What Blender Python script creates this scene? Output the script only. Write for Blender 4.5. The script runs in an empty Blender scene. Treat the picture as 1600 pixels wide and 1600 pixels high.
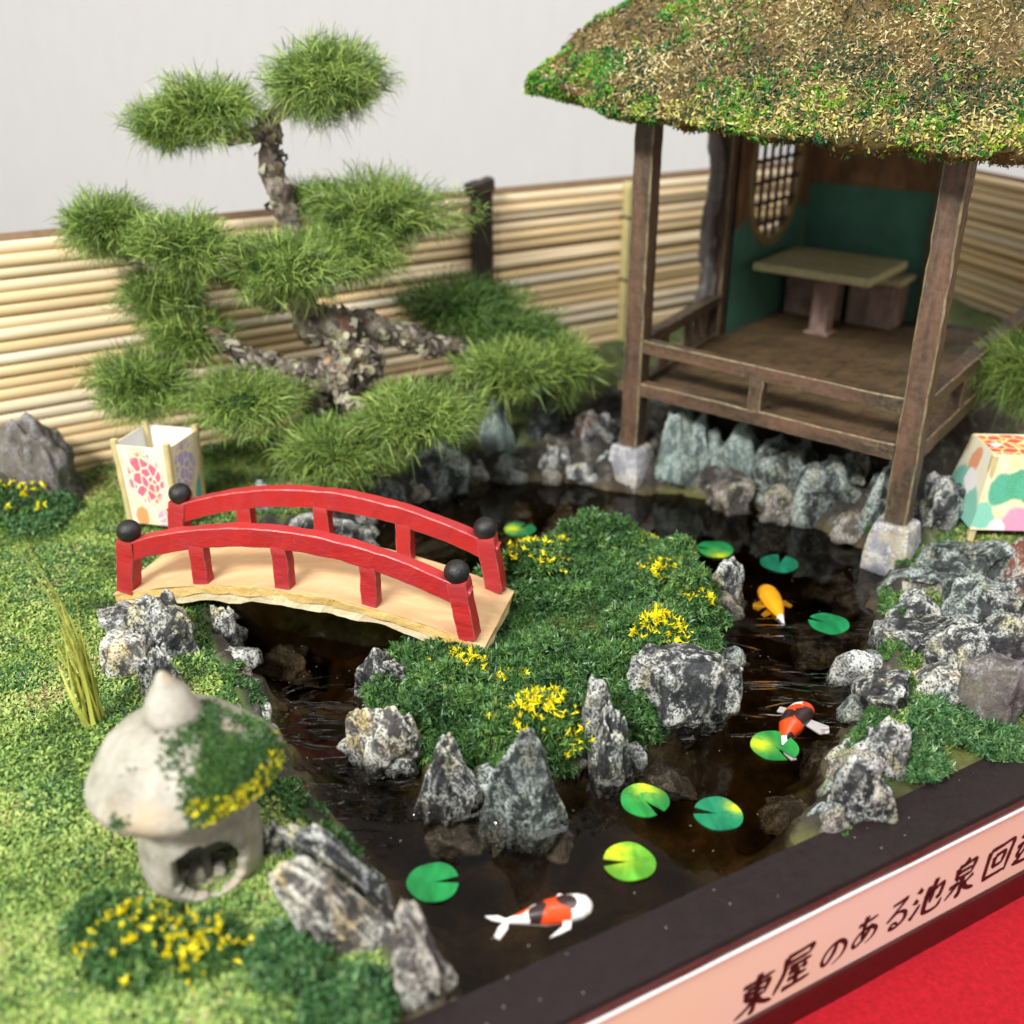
import bpy, bmesh, math, random
import numpy as np
from mathutils import Vector, Matrix
sc = bpy.context.scene
C = sc.collection
R = math.radians
rng = np.random.default_rng(7)

# ------------------------------------------------------------------ camera (1 unit = 1 cm)
CAM_H, PITCH, FPX = 20.0, R(25.0), 1600.0
cd = bpy.data.cameras.new('camera'); cam = bpy.data.objects.new('camera', cd); C.objects.link(cam)
cam.location = (0, 0, CAM_H); cam.rotation_euler = (math.pi/2 - PITCH, 0, 0)
cd.sensor_width = 360; cd.lens = 360; cd.clip_start = 1; cd.clip_end = 2000
cd.dof.use_dof = True; cd.dof.focus_distance = 33.5; cd.dof.aperture_fstop = 0.36/0.4
sc.camera = cam
sc.unit_settings.scale_length = 0.01

# ------------------------------------------------------------------ room light
w = bpy.data.worlds.new("World"); sc.world = w; w.use_nodes = True
bg = w.node_tree.nodes['Background']; bg.inputs[0].default_value = (1.0, 0.985, 0.96, 1); bg.inputs[1].default_value = 0.5
def area_lamp(name, loc, target, sx, sy, power, color):
    l = bpy.data.lights.new(name, 'AREA'); l.shape = 'RECTANGLE'; l.size = sx; l.size_y = sy; l.energy = power; l.color = color
    o = bpy.data.objects.new(name, l); C.objects.link(o); o.location = loc
    d = Vector(target) - Vector(loc); o.rotation_euler = d.to_track_quat('-Z', 'Y').to_euler(); return o
area_lamp('ceiling_lamp', (-52, -42, 84), (0, 38, 2), 50, 14, 215000, (1.0, 0.975, 0.93))
area_lamp('ceiling_lamp', (60, 30, 120), (5, 40, 0), 90, 90, 105000, (1.0, 0.985, 0.96))
sc.view_settings.view_transform = 'Standard'; sc.view_settings.look = 'None'
sc.view_settings.exposure = 0.24; sc.view_settings.gamma = 1.0
sc.cycles.max_bounces = 8; sc.cycles.transparent_max_bounces = 24; sc.cycles.volume_bounces = 0
sc.cycles.caustics_reflective = False; sc.cycles.caustics_refractive = False
sc.cycles.sample_clamp_indirect = 6.0

# ------------------------------------------------------------------ measuring helpers
CP, SP = math.cos(PITCH), math.sin(PITCH)
def ray(px, py):
    a, b = (px-800)/FPX, (800-py)/FPX
    return np.array([a, CP + b*SP, -SP + b*CP])
def P(px, py, z):                       # point at height z seen at that place of the photo
    d = ray(px, py); return np.array([0, 0, CAM_H]) + d*((z-CAM_H)/d[2])
def Pd(px, py, y):                      # point at distance y
    d = ray(px, py); return np.array([0, 0, CAM_H]) + d*(y/d[1])
def depth(p): return p[1]*CP - (p[2]-CAM_H)*SP
def cmpx(p): return depth(p)/FPX        # centimetres per photo pixel there
def Pplane(px, py, A, n):               # point on a vertical plane
    d = ray(px, py); o = np.array([0, 0, CAM_H]); return o + d*(np.dot(A-o, n)/np.dot(d, n))

# ------------------------------------------------------------------ numpy noise
def _h(i, j, k, s):
    n = (i*374761393 + j*668265263 + k*2147483647 + s*974634777) & 0xffffffff
    n = ((n ^ (n >> 13))*1274126177) & 0xffffffff
    n = ((n ^ (n >> 16))*2246822519) & 0xffffffff
    return ((n ^ (n >> 15)) & 0xffff)/65535.0
def vnoise(p, seed=0):
    p = np.asarray(p, float); i = np.floor(p).astype(np.int64); f = p - i; f = f*f*f*(f*(f*6-15)+10)
    x, y, z = i[..., 0], i[..., 1], i[..., 2]; u, v, t = f[..., 0], f[..., 1], f[..., 2]
    r = 0
    for a in (0, 1):
        for b in (0, 1):
            for c in (0, 1):
                r = r + _h(x+a, y+b, z+c, seed)*(u if a else 1-u)*(v if b else 1-v)*(t if c else 1-t)
    return r*2-1
def fbm(p, oct=4, seed=0, gain=.5):
    r = 0; a = 1
    for o in range(oct):
        r = r + a*vnoise(np.asarray(p)*(2**o), seed+o*17); a *= gain
    return r
def ridged(p, oct=4, seed=0):
    r = 0; a = 1
    for o in range(oct):
        r = r + a*(1-2*np.abs(vnoise(np.asarray(p)*(2**o), seed+o*31))); a *= .5
    return r
def sstep(x, a, b):
    t = np.clip((x-a)/(b-a), 0, 1); return t*t*(3-2*t)
def poly_sd(q, poly):                   # signed distance, negative inside
    q = np.asarray(q); poly = np.asarray(poly); n = len(poly)
    d = np.full(len(q), 1e9); ins = np.zeros(len(q), bool)
    for i in range(n):
        a, b = poly[i], poly[(i+1) % n]; e = b-a; wv = q-a
        t = np.clip((wv@e)/max(e@e, 1e-9), 0, 1)
        d = np.minimum(d, np.hypot(*(wv - t[:, None]*e).T))
        c = ((a[1] <= q[:, 1]) != (b[1] <= q[:, 1]))
        xx = a[0] + (q[:, 1]-a[1])/(e[1] if abs(e[1]) > 1e-12 else 1e-12)*e[0]
        ins ^= c & (q[:, 0] < xx)
    return np.where(ins, -d, d)

# ------------------------------------------------------------------ materials
class NT:
    def __init__(s, name):
        s.m = bpy.data.materials.new(name); s.m.use_nodes = True; s.t = s.m.node_tree; s.N = s.t.nodes
        s.b = s.N['Principled BSDF']; s.out = s.N['Material Output']
    def new(s, t, **k):
        n = s.N.new(t)
        for a, v in k.items(): setattr(n, a, v)
        return n
    def put(s, sock, v):
        if isinstance(v, bpy.types.NodeSocket): s.t.links.new(v, sock)
        elif isinstance(v, (tuple, list)): sock.default_value = tuple(v)+((1,) if len(v) == 3 and sock.type == 'RGBA' else ())
        elif v is not None: sock.default_value = v
    def coord(s, k='Object'): return s.new('ShaderNodeTexCoord').outputs[k]
    def mapping(s, v, scale=(1, 1, 1), rot=(0, 0, 0), loc=(0, 0, 0)):
        n = s.new('ShaderNodeMapping'); s.put(n.inputs[0], v); n.inputs[1].default_value = loc; n.inputs[2].default_value = rot; n.inputs[3].default_value = scale; return n.outputs[0]
    def noise(s, v, scale, detail=3, rough=.55, dist=0, out='Fac'):
        n = s.new('ShaderNodeTexNoise'); s.put(n.inputs['Vector'], v); n.inputs['Scale'].default_value = scale; n.inputs['Detail'].default_value = detail
        n.inputs['Roughness'].default_value = rough; n.inputs['Distortion'].default_value = dist; return n.outputs[out]
    def voro(s, v, scale, feature='F1', out='Distance', rand=1):
        n = s.new('ShaderNodeTexVoronoi', feature=feature); s.put(n.inputs['Vector'], v); n.inputs['Scale'].default_value = scale; n.inputs['Randomness'].default_value = rand; return n.outputs[out]
    def wave(s, v, scale, dist=2, detail=2, dscale=1, dir='X'):
        n = s.new('ShaderNodeTexWave', bands_direction=dir); s.put(n.inputs['Vector'], v); n.inputs['Scale'].default_value = scale; n.inputs['Distortion'].default_value = dist; n.inputs['Detail'].default_value = detail; n.inputs['Detail Scale'].default_value = dscale; return n.outputs['Fac']
    def ramp(s, f, *st, interp='LINEAR'):
        n = s.new('ShaderNodeValToRGB'); s.put(n.inputs[0], f); e = n.color_ramp.elements; n.color_ramp.interpolation = interp
        while len(e) < len(st): e.new(.5)
        for k, (p, c) in enumerate(st):
            e[k].position = p
        for k, (p, c) in enumerate(st):
            c = (c, c, c) if isinstance(c, (int, float)) else c; e[k].color = tuple(c)+(1,)
        return n.outputs[0]
    def mix(s, f, a, b, mode='MIX'):
        n = s.new('ShaderNodeMix', data_type='RGBA', blend_type=mode); s.put(n.inputs[0], f); s.put(n.inputs[6], a); s.put(n.inputs[7], b); return n.outputs[2]
    def math(s, op, a, b=None, c=None, clamp=False):
        n = s.new('ShaderNodeMath', operation=op); n.use_clamp = clamp; s.put(n.inputs[0], a)
        if b is not None: s.put(n.inputs[1], b)
        if c is not None: s.put(n.inputs[2], c)
        return n.outputs[0]
    def mrange(s, v, a, b, c=0., d=1.):
        n = s.new('ShaderNodeMapRange'); s.put(n.inputs[0], v); n.inputs[1].default_value = a; n.inputs[2].default_value = b; n.inputs[3].default_value = c; n.inputs[4].default_value = d; return n.outputs[0]
    def sepxyz(s, v): n = s.new('ShaderNodeSeparateXYZ'); s.put(n.inputs[0], v); return n.outputs
    def bump(s, h, strength=.3, dist=.05, nrm=None):
        n = s.new('ShaderNodeBump'); s.put(n.inputs['Height'], h); n.inputs['Strength'].default_value = strength; n.inputs['Distance'].default_value = dist
        if nrm is not None: s.put(n.inputs['Normal'], nrm)
        return n.outputs[0]
    def geo(s, k): return s.new('ShaderNodeNewGeometry').outputs[k]
    def info(s, k): return s.new('ShaderNodeObjectInfo').outputs[k]
    def attr(s, name): return s.new('ShaderNodeAttribute', attribute_name=name).outputs['Color']
    def vdist(s, v, c):
        n = s.new('ShaderNodeVectorMath', operation='DISTANCE'); s.put(n.inputs[0], v); n.inputs[1].default_value = c; return n.outputs['Value']
    def vadd(s, a, b, op='ADD'):
        n = s.new('ShaderNodeVectorMath', operation=op); s.put(n.inputs[0], a); s.put(n.inputs[1], b); return n.outputs[0]
    def done(s, col, rough=.6, normal=None, spec=.5, **k):
        s.put(s.b.inputs['Base Color'], col); s.put(s.b.inputs['Roughness'], rough); s.put(s.b.inputs['Specular IOR Level'], spec)
        if normal is not None: s.put(s.b.inputs['Normal'], normal)
        for a, v in k.items(): s.put(s.b.inputs[a.replace('_', ' ')], v)
        return s.m
    def rndvec(s):                       # object coordinates shifted per object, so alike pieces differ
        r = s.info('Random'); n = s.new('ShaderNodeCombineXYZ')
        for i in range(3): s.put(n.inputs[i], s.math('MULTIPLY', r, 37.0+11*i))
        return s.vadd(s.coord(), n.outputs[0])

def m_rock(name, dark, mid, light, lichen, amount=.5, wet=.35, tint2=None):
    t = NT(name); v = t.rndvec(); 
    vs = t.mapping(v, (1, 1, .7), (0.6, .45, 0))
    warp = t.noise(vs, .55, 3, out='Color'); vw = t.vadd(vs, t.vadd(warp, (1.1, 1.1, 1.1), 'MULTIPLY'))
    base = t.mix(t.ramp(t.noise(vw, .8, 6, .65), (.4, 0.), (.72, 1.)), dark, mid)
    if tint2: base = t.mix(t.ramp(t.noise(v, .35, 3), (.52, 0.), (.64, 1.)), base, tint2)
    vein = t.math('ABSOLUTE', t.math('SUBTRACT', t.noise(vw, .9, 5, .6), .5))
    veins = t.ramp(vein, (0., 1.), (.016, .75), (.05, 0.))
    mott = t.ramp(t.noise(vw, 4.5, 8, .8), (.525, 0.), (.575, 1.))
    patch = t.ramp(t.noise(v, .8, 3), (.44, .05), (.6, 1.))
    pt = t.ramp(t.geo('Pointiness'), (.515, 0.), (.56, 1.))
    fine = t.ramp(t.noise(v, 11, 5, .75), (.42, .0), (.54, 1.))
    k = t.math('ADD', t.math('MULTIPLY', veins, .6), t.math('ADD', t.math('MULTIPLY', mott, patch), t.math('MULTIPLY', pt, .8)))
    k = t.math('MULTIPLY', t.math('MULTIPLY', k, fine), amount*1.85, clamp=True)
    lc = t.mix(t.ramp(t.noise(v, 1.1, 3), (.5, 0.), (.66, 1.)), light, lichen)
    col = t.mix(k, base, lc)
    h = t.math('ADD', t.math('MULTIPLY', t.noise(vw, 3, 8, .7), 1.), t.math('MULTIPLY', vein, .8))
    z = t.sepxyz(t.geo('Position'))[2]                       # wet tide line just above the water
    tide = t.ramp(t.math('ADD', z, t.math('MULTIPLY', t.math('SUBTRACT', t.noise(v, 1.6, 4), .5), .9)), (.1, 1.), (.42, 0.))
    col = t.mix(t.math('MULTIPLY', tide, .62), col, t.mix(.5, dark, (.035, .03, .018)))
    rg = t.math('MULTIPLY', t.mrange(t.noise(v, 2.5, 4), .3, .7, wet, wet+.35), t.math('SUBTRACT', 1., t.math('MULTIPLY', tide, .65)))
    return t.done(col, rg, t.bump(h, .9, .16), .5)
def m_wood(name, a, b, hi, axis=(1, 1, .12), sc_=2.2, rough=.55, hiamt=.6):
    t = NT(name); v = t.rndvec(); vs = t.mapping(v, axis)
    g = t.noise(vs, sc_, 6, .65, .6)
    col = t.mix(t.ramp(g, (.35, 0.), (.65, 1.)), a, b)
    pt = t.ramp(t.geo('Pointiness'), (.525, 0.), (.6, 1.))
    pal = t.math('MULTIPLY', t.math('MAXIMUM', t.math('MULTIPLY', pt, .4), t.ramp(t.noise(vs, .9, 5, .7), (.57, 0.), (.7, .7))), t.ramp(t.noise(v, 5, 5, .7), (.4, 0.), (.6, 1.)))
    col = t.mix(t.math('MULTIPLY', pal, hiamt), col, hi)
    return t.done(col, t.mrange(t.noise(v, 3, 3), .3, .7, rough-.12, rough+.15), t.bump(t.noise(vs, sc_*4, 6, .7), .45, .06))
def m_isl(name, stops, scale=.6, nscale_amt=.6, rough=.6, spec=.3, trans=0.):
    """small flakes, crumbs and needles: every piece its own tone, drifting in patches"""
    t = NT(name); r = t.geo('Random Per Island'); v = t.coord()
    f = t.math('ADD', t.math('MULTIPLY', r, 1-nscale_amt), t.math('MULTIPLY', t.mrange(t.noise(v, scale, 4, .6), .28, .72), nscale_amt))
    col = t.ramp(f, *stops)
    k = {}
    if trans: k['Transmission_Weight'] = 0.
    return t.done(col, rough, None, spec)
def m_plain(name, col, rough=.5, nscale=3, var=.25, bump=.2, bscale=8, spec=.5, **k):
    t = NT(name); v = t.coord()
    c2 = tuple(max(0, c*(1-var)) for c in col)
    return t.done(t.mix(t.ramp(t.noise(v, nscale, 5, .6), (.3, 0.), (.7, 1.)), col, c2), t.mrange(t.noise(v, nscale*1.7, 3), .3, .7, rough*.8, rough*1.25), t.bump(t.noise(v, bscale, 6, .65), bump, .05), spec, **k)

# ------------------------------------------------------------------ mesh helpers
def mesh_np(name, V, F, mats, parent=None, smooth=False, mi=None, uv=None, col=None):
    V = np.asarray(V, np.float32); me = bpy.data.meshes.new(name)
    if isinstance(F, np.ndarray):
        k = F.shape[1]; me.vertices.add(len(V)); me.vertices.foreach_set('co', V.ravel())
        me.loops.add(F.size); me.loops.foreach_set('vertex_index', F.astype(np.int32).ravel())
        me.polygons.add(len(F)); me.polygons.foreach_set('loop_start', np.arange(0, F.size, k, dtype=np.int32))
        me.update(calc_edges=True)
    else:
        me.from_pydata([tuple(map(float, v)) for v in V], [], F)
    for m in (mats if isinstance(mats, (list, tuple)) else [mats]): me.materials.append(m)
    if mi is not None: me.polygons.foreach_set('material_index', np.asarray(mi, np.int32))
    if smooth: me.polygons.foreach_set('use_smooth', np.ones(len(me.polygons), bool))
    if uv is not None:
        l = me.uv_layers.new(name='UVMap'); l.data.foreach_set('uv', np.asarray(uv, np.float32).ravel())
    if col is not None:
        a = me.color_attributes.new('Col', 'FLOAT_COLOR', 'POINT'); a.data.foreach_set('color', np.asarray(col, np.float32).ravel())
    me.validate(); me.update()
    o = bpy.data.objects.new(name, me); C.objects.link(o)
    if parent: o.parent = parent
    return o
class MB:
    """collects shapes, then links them as ONE mesh"""
    def __init__(s): s.V = []; s.F = []
    def add(s, V, F):
        n = len(s.V); s.V += [tuple(v) for v in V]; s.F += [tuple(i+n for i in f) for f in F]; return s
    def sweep(s, path, w, h, up=(0, 0, 1), jit=0., seed=0, n=8, taper=None, ch=.18):
        """chamfered bar of width w and height h along a path (n=8), or a round tube (n>8)"""
        path = np.asarray(path, float); up = np.asarray(up, float); m = len(path)
        T = np.gradient(path, axis=0); T /= np.linalg.norm(T, axis=1)[:, None]
        S = np.cross(T, up); S /= np.linalg.norm(S, axis=1)[:, None]; N = np.cross(S, T)
        if n == 8:
            c = ch; pr = [(-1, -1+c*2*w/h if h > w else -1+2*c), (-1, 1-2*c), (-1+2*c, 1), (1-2*c, 1), (1, 1-2*c), (1, -1+2*c), (1-2*c, -1), (-1+2*c, -1)]
            pr = np.array(pr)
        else:
            a = np.arange(n)*2*math.pi/n; pr = np.c_[np.cos(a), np.sin(a)]
        tp = np.ones(m) if taper is None else np.asarray(taper, float)
        V = path[:, None] + (S[:, None]*pr[None, :, :1]*w/2 + N[:, None]*pr[None, :, 1:]*h/2)*tp[:, None, None]
        V = V.reshape(-1, 3)
        if jit: V = V + jit*np.stack([vnoise(V*1.7+9*k, seed+k) for k in range(3)], 1) + jit*.5*np.stack([vnoise(V*6+5*k, seed+3+k) for k in range(3)], 1)
        F = [(i*n+j, i*n+(j+1) % n, (i+1)*n+(j+1) % n, (i+1)*n+j) for i in range(m-1) for j in range(n)]
        F = [f[::-1] for f in F]
        F += [tuple(range(n)), tuple((m-1)*n+j for j in range(n-1, -1, -1))]
        return s.add(V, F)
    def hexa(s, b, t):                   # bottom and top quads (4 corners each)
        V = list(b)+list(t); return s.add(V, [(3, 2, 1, 0), (4, 5, 6, 7), (0, 1, 5, 4), (1, 2, 6, 5), (2, 3, 7, 6), (3, 0, 4, 7)])
    def build(s, name, mat, parent=None, smooth=False, bevel=0., seg=2):
        o = mesh_np(name, s.V, s.F, mat, parent, smooth)
        if bevel:
            m = o.modifiers.new('bevel', 'BEVEL'); m.width = bevel; m.segments = seg; m.limit_method = 'ANGLE'
        bm = bmesh.new(); bm.from_mesh(o.data); bmesh.ops.recalc_face_normals(bm, faces=bm.faces); bm.to_mesh(o.data); bm.free()
        return o
def edge_wear(o, n, nseg, mat):
    """give the chamfered edges of a bar their own worn material"""
    o.data.materials.append(mat); mi = np.zeros(len(o.data.polygons), np.int32); k = np.arange(nseg*n); mi[:nseg*n][(k % n) % 2 == 1] = 1; o.data.polygons.foreach_set('material_index', mi); o.data.update()
def line(a, b, n=12): a = np.asarray(a, float); b = np.asarray(b, float); return a + (b-a)*np.linspace(0, 1, n)[:, None]
def smooth_path(pts, n=40):
    p = np.asarray(pts, float)
    if len(p) < 3: return line(p[0], p[-1], n)
    q = np.vstack([2*p[0]-p[1], p, 2*p[-1]-p[-2]]); out = []; m = len(p)-1
    for u in np.linspace(0, m-1e-6, n):
        i = int(u); t = u-i; a, b, c, d = q[i:i+4]
        out.append(.5*((2*b)+(-a+c)*t+(2*a-5*b+4*c-d)*t*t+(-a+3*b-3*c+d)*t**3))
    return np.array(out)
def tag(o, label=None, cat=None, group=None, kind=None):
    for k, v in (('label', label), ('category', cat), ('group', group), ('kind', kind)):
        if v: o[k] = v
    return o
def thing(name, loc, label, cat, group=None):
    o = bpy.data.objects.new(name, None); C.objects.link(o); o.location = tuple(map(float, loc)); o.empty_display_size = .5
    tag(o, label, cat, group); return o
_ico = {}
def ico(sub):
    if sub not in _ico:
        bm = bmesh.new(); bmesh.ops.create_icosphere(bm, subdivisions=sub, radius=1)
        _ico[sub] = (np.array([v.co[:] for v in bm.verts]), np.array([[v.index for v in f.verts] for f in bm.faces])); bm.free()
    return _ico[sub]
def sample_tris(V, F, n, wfn=None):
    """points and normals spread over a triangle mesh"""
    V = np.asarray(V); a, b, c = V[F[:, 0]], V[F[:, 1]], V[F[:, 2]]; N = np.cross(b-a, c-a); A = np.linalg.norm(N, axis=1)
    N = N/np.maximum(A, 1e-12)[:, None]; wt = A.copy()
    if wfn is not None: wt = wt*wfn((a+b+c)/3, N)
    i = rng.choice(len(F), n, p=wt/wt.sum()); r1 = np.sqrt(rng.random(n)); r2 = rng.random(n)
    p = a[i]*(1-r1)[:, None] + b[i]*(r1*(1-r2))[:, None] + c[i]*(r1*r2)[:, None]
    return p, N[i]
def unit(v): return v/np.maximum(np.linalg.norm(v, axis=1), 1e-9)[:, None]
def rdir(n): return unit(rng.normal(size=(n, 3)))
def flakes(p, N, ln, wd, lift=.35, jit=.03):
    """small bent leaf flakes lying on a surface: V, quads"""
    n = len(p); T = rdir(n); T = unit(T - N*np.sum(T*N, 1)[:, None] + N*rng.normal(0, lift, (n, 1))); B = unit(np.cross(T, N) + .3*rdir(n))
    L = (ln*(.5+rng.random(n)))[:, None]; W = (wd*(.5+rng.random(n)))[:, None]; up = N*(jit*rng.random((n, 1))+.01)
    bend = N*(L*rng.normal(.1, .16, (n, 1)))
    V = np.stack([p-T*L/2-B*W*.25+up, p-T*L/2+B*W*.25+up, p+B*W/2+up+bend, p-B*W/2+up+bend, p+T*L/2+B*W*.15+up, p+T*L/2-B*W*.15+up], 1).reshape(-1, 3)
    k = np.arange(n)[:, None]*6; F = np.concatenate([k+np.array([[0, 1, 2, 3]]), k+np.array([[3, 2, 4, 5]])], 1).reshape(-1, 4)
    return V, F
def crumbs(p, N, size, spikes=6, out=.6, wd=.34):
    """spongy star shaped crumbs: V, tris"""
    n = len(p); V = []; S = size*(.55+.9*rng.random(n))
    c = p + N*(S*.3)[:, None]
    for k in range(spikes):
        D = unit(rdir(n) + N*out); B = unit(np.cross(D, rdir(n)))*(S*wd)[:, None]
        tip = c + D*S[:, None]; V += [c-B-D*(S*.15)[:, None], c+B-D*(S*.15)[:, None], tip]
    V = np.stack(V, 1).reshape(-1, 3); F = np.arange(len(V)).reshape(-1, 3)
    # the spikes of one crumb share their first vertex so that it counts as one island
    F = F.reshape(n, spikes, 3).copy(); F[:, :, 0] = F[:, :1, 0]; F = F.reshape(-1, 3)
    return V, F
def needles(p, D, ln, wd, droop=.25):
    n = len(p); L = (ln*(.5+.8*rng.random(n)))[:, None]; B = unit(np.cross(D, rdir(n)))*(wd*(.6+.7*rng.random(n)))[:, None]
    side = rdir(n)*L*rng.normal(0, .14, (n, 1)); dn = np.array([0, 0, -1.])*L*droop*rng.random((n, 1))
    m = p + D*L*.55 + side*.6; t = p + D*L + side*.4 + dn
    V = np.stack([p-B/2, p+B/2, m+B/2, m-B/2, t+B*.12, t-B*.12], 1).reshape(-1, 3)
    k = np.arange(n)[:, None]*6; F = np.concatenate([k+np.array([[0, 1, 2, 3]]), k+np.array([[3, 2, 4, 5]])], 1).reshape(-1, 4)
    return V, F
def quads_of(F3):                        # triangles as degenerate-free faces, to join with quads
    return [tuple(f) for f in F3]

# ------------------------------------------------------------------ shared materials
M = {}
M['rock'] = m_rock('rock_slate', (.008, .009, .011), (.04, .044, .048), (.56, .58, .55), (.5, .47, .3), .7, .28)
M['rock_blue'] = m_rock('rock_blue', (.01, .013, .014), (.055, .068, .07), (.45, .52, .49), (.42, .44, .32), .55, .3)
M['rock_pale'] = m_rock('rock_pale', (.03, .03, .032), (.13, .12, .11), (.66, .66, .58), (.66, .5, .2), .9, .45)
M['rock_brown'] = m_rock('rock_brown', (.075, .065, .058), (.19, .175, .15), (.34, .34, .36), (.3, .26, .15), .4, .5)
M['rock_sunk'] = m_rock('rock_sunk', (.03, .027, .023), (.12, .105, .09), (.42, .38, .33), (.3, .3, .14), .7, .5)
M['rock_green'] = m_rock('rock_green', (.07, .09, .09), (.22, .3, .28), (.5, .62, .57), (.36, .38, .28), .55, .3)
M['rock_rust'] = m_rock('rock_rust', (.02, .018, .02), (.07, .07, .075), (.5, .52, .5), (.42, .4, .26), .7, .35, (.16, .045, .02))

def make_ground_mat():
    t = NT('moss_ground'); v = t.coord()
    a = t.ramp(t.noise(v, .35, 5, .6), (.3, (.05, .1, .015)), (.5, (.12, .2, .03)), (.7, (.2, .24, .05)))
    a = t.mix(t.ramp(t.noise(v, .9, 4), (.58, 0.), (.7, .8)), a, (.1, .055, .02))
    z = t.sepxyz(v)[2]
    bed = t.ramp(t.noise(v, .8, 6, .65), (.3, (.025, .019, .01)), (.55, (.085, .066, .036)), (.75, (.22, .18, .1)))
    bed = t.mix(t.ramp(t.noise(v, .5, 4), (.52, 0.), (.64, .7)), bed, (.14, .14, .04))
    soil = t.sepxyz(t.attr('Col'))[0]
    dirt = t.ramp(t.noise(v, 1.2, 6, .65), (.3, (.014, .012, .01)), (.55, (.06, .054, .046)), (.72, (.24, .23, .2)))
    col = t.mix(t.mrange(z, .1, .5), bed, t.mix(soil, a, dirt))
    return t.done(col, .8, t.bump(t.noise(v, 4, 8, .7), .8, .15), .25)
M['ground'] = make_ground_mat()
def make_water(vol=True):
    t = NT('water' if vol else 'water_edge'); v = t.coord(); N, L = t.N, t.t.links
    N.remove(t.b)
    gl = t.new('ShaderNodeBsdfGlossy'); gl.inputs['Roughness'].default_value = .02
    tr = t.new('ShaderNodeBsdfTransparent'); fr = t.new('ShaderNodeFresnel'); fr.inputs['IOR'].default_value = 1.34
    mx = t.new('ShaderNodeMixShader')
    soft = t.noise(v, .22, 3, .5, .8)
    c = P(480, 1190, 0); c2 = P(1230, 1060, 0)
    sq = t.math('MULTIPLY', t.wave(t.mapping(v, (.5, 1, 1), (0, 0, .5)), .75, 7, 3, .8, 'Y'), t.ramp(t.vdist(v, tuple(c)), (.0, 1.), (.035, 0.)))
    k1 = t.math('MULTIPLY', t.ramp(t.math('ABSOLUTE', t.math('SUBTRACT', t.noise(t.mapping(v, (.35, 1, 1), (0, 0, .35)), .75, 2, .5, 2.2), .5)), (.0, 1.), (.06, .0)), t.mrange(t.vdist(v, tuple(c)), 1.5, 5., 1., 0.))
    k2 = t.math('MULTIPLY', t.ramp(t.math('ABSOLUTE', t.math('SUBTRACT', t.noise(t.mapping(v, (.3, 1, 1), (0, 0, -.6)), .6, 2, .5, 1.6), .5)), (.0, .6), (.04, .0)), t.mrange(t.vdist(v, tuple(c2)), 2., 6., 1., 0.))
    h = t.math('ADD', t.math('ADD', t.math('MULTIPLY', soft, .7), t.math('MULTIPLY', k1, 2.2)), t.math('MAXIMUM', k2, 0.))
    bm_ = t.bump(h, .5, .12)
    t.put(gl.inputs['Normal'], bm_); t.put(fr.inputs['Normal'], bm_)
    L.new(fr.outputs[0], mx.inputs[0]); L.new(tr.outputs[0], mx.inputs[1]); L.new(gl.outputs[0], mx.inputs[2]); L.new(mx.outputs[0], t.out.inputs['Surface'])
    if not vol: return t.m
    va = t.new('ShaderNodeVolumeAbsorption'); va.inputs['Color'].default_value = (.7, .6, .45, 1); va.inputs['Density'].default_value = .95
    L.new(va.outputs[0], t.out.inputs['Volume'])
    return t.m
M['water'] = make_water(); M['water_edge'] = make_water(False)
def make_tray():
    t = NT('tray_lacquer'); v = t.coord()
    sp = t.ramp(t.noise(v, 14, 3, .8), (.66, 0.), (.76, 1.))
    col = t.mix(t.math('MULTIPLY', sp, .05), t.mix(t.noise(v, 2, 5), (.011, .0065, .007), (.02, .0125, .013)), (.3, .28, .26))
    return t.done(col, t.mrange(t.noise(v, 5, 5), .3, .7, .36, .58), t.bump(t.noise(t.mapping(v, (1, 1, 1)), 9, 6, .7), .25, .04), .22)
M['tray'] = make_tray()
M['trim'] = m_plain('red_brown_trim', (.062, .008, .007), .32, 3, .3, .1, 12)
def make_felt():
    t = NT('red_felt'); v = t.coord()
    a = t.mix(t.ramp(t.noise(v, 7, 6, .75), (.3, 0.), (.7, 1.)), (.3, .003, .01), (.56, .008, .022))
    return t.done(a, .9, t.bump(t.noise(v, 11, 6, .8), .8, .12), .15, Sheen_Weight=.08, Sheen_Tint=(1, .3, .3, 1))
M['felt'] = make_felt()
def make_wall():
    t = NT('wall_paper'); v = t.coord()
    f = t.noise(t.mapping(v, (1, 1, .25)), .9, 5, .65)
    col = t.mix(t.ramp(f, (.3, 0.), (.7, 1.)), (.535, .53, .525), (.56, .555, .55))
    return t.done(col, .85, t.bump(t.noise(t.mapping(v, (1, 1, .3)), 2.2, 5, .6), .25, .1), .2)
M['wall'] = make_wall()
def make_rod():
    t = NT('fence_rod'); v = t.rndvec(); r = t.info('Random')
    g = t.noise(t.mapping(v, (1, 1, .05)), 2.5, 5, .6)
    a = t.ramp(r, (0., (.8, .64, .42)), (.3, (.77, .57, .31)), (.55, (.84, .72, .52)), (.8, (.79, .61, .36)), (1., (.85, .78, .64)))
    col = t.mix(t.ramp(g, (.35, 0.), (.7, .5)), a, (.55, .34, .13))
    return t.done(col, .5, t.bump(g, .2, .03), .4)
M['rod'] = make_rod()
M['bamboo'] = m_plain('pale_bamboo', (.52, .45, .2), .5, 1.2, .2, .15)
M['dark_wood'] = m_wood('dark_stained_wood', (.012, .008, .006), (.035, .02, .012), (.08, .05, .03), hiamt=.3)
M['board'] = m_plain('backing_board', (.3, .2, .12), .7)
M['string'] = m_plain('black_string', (.01, .01, .01), .7)

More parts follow.
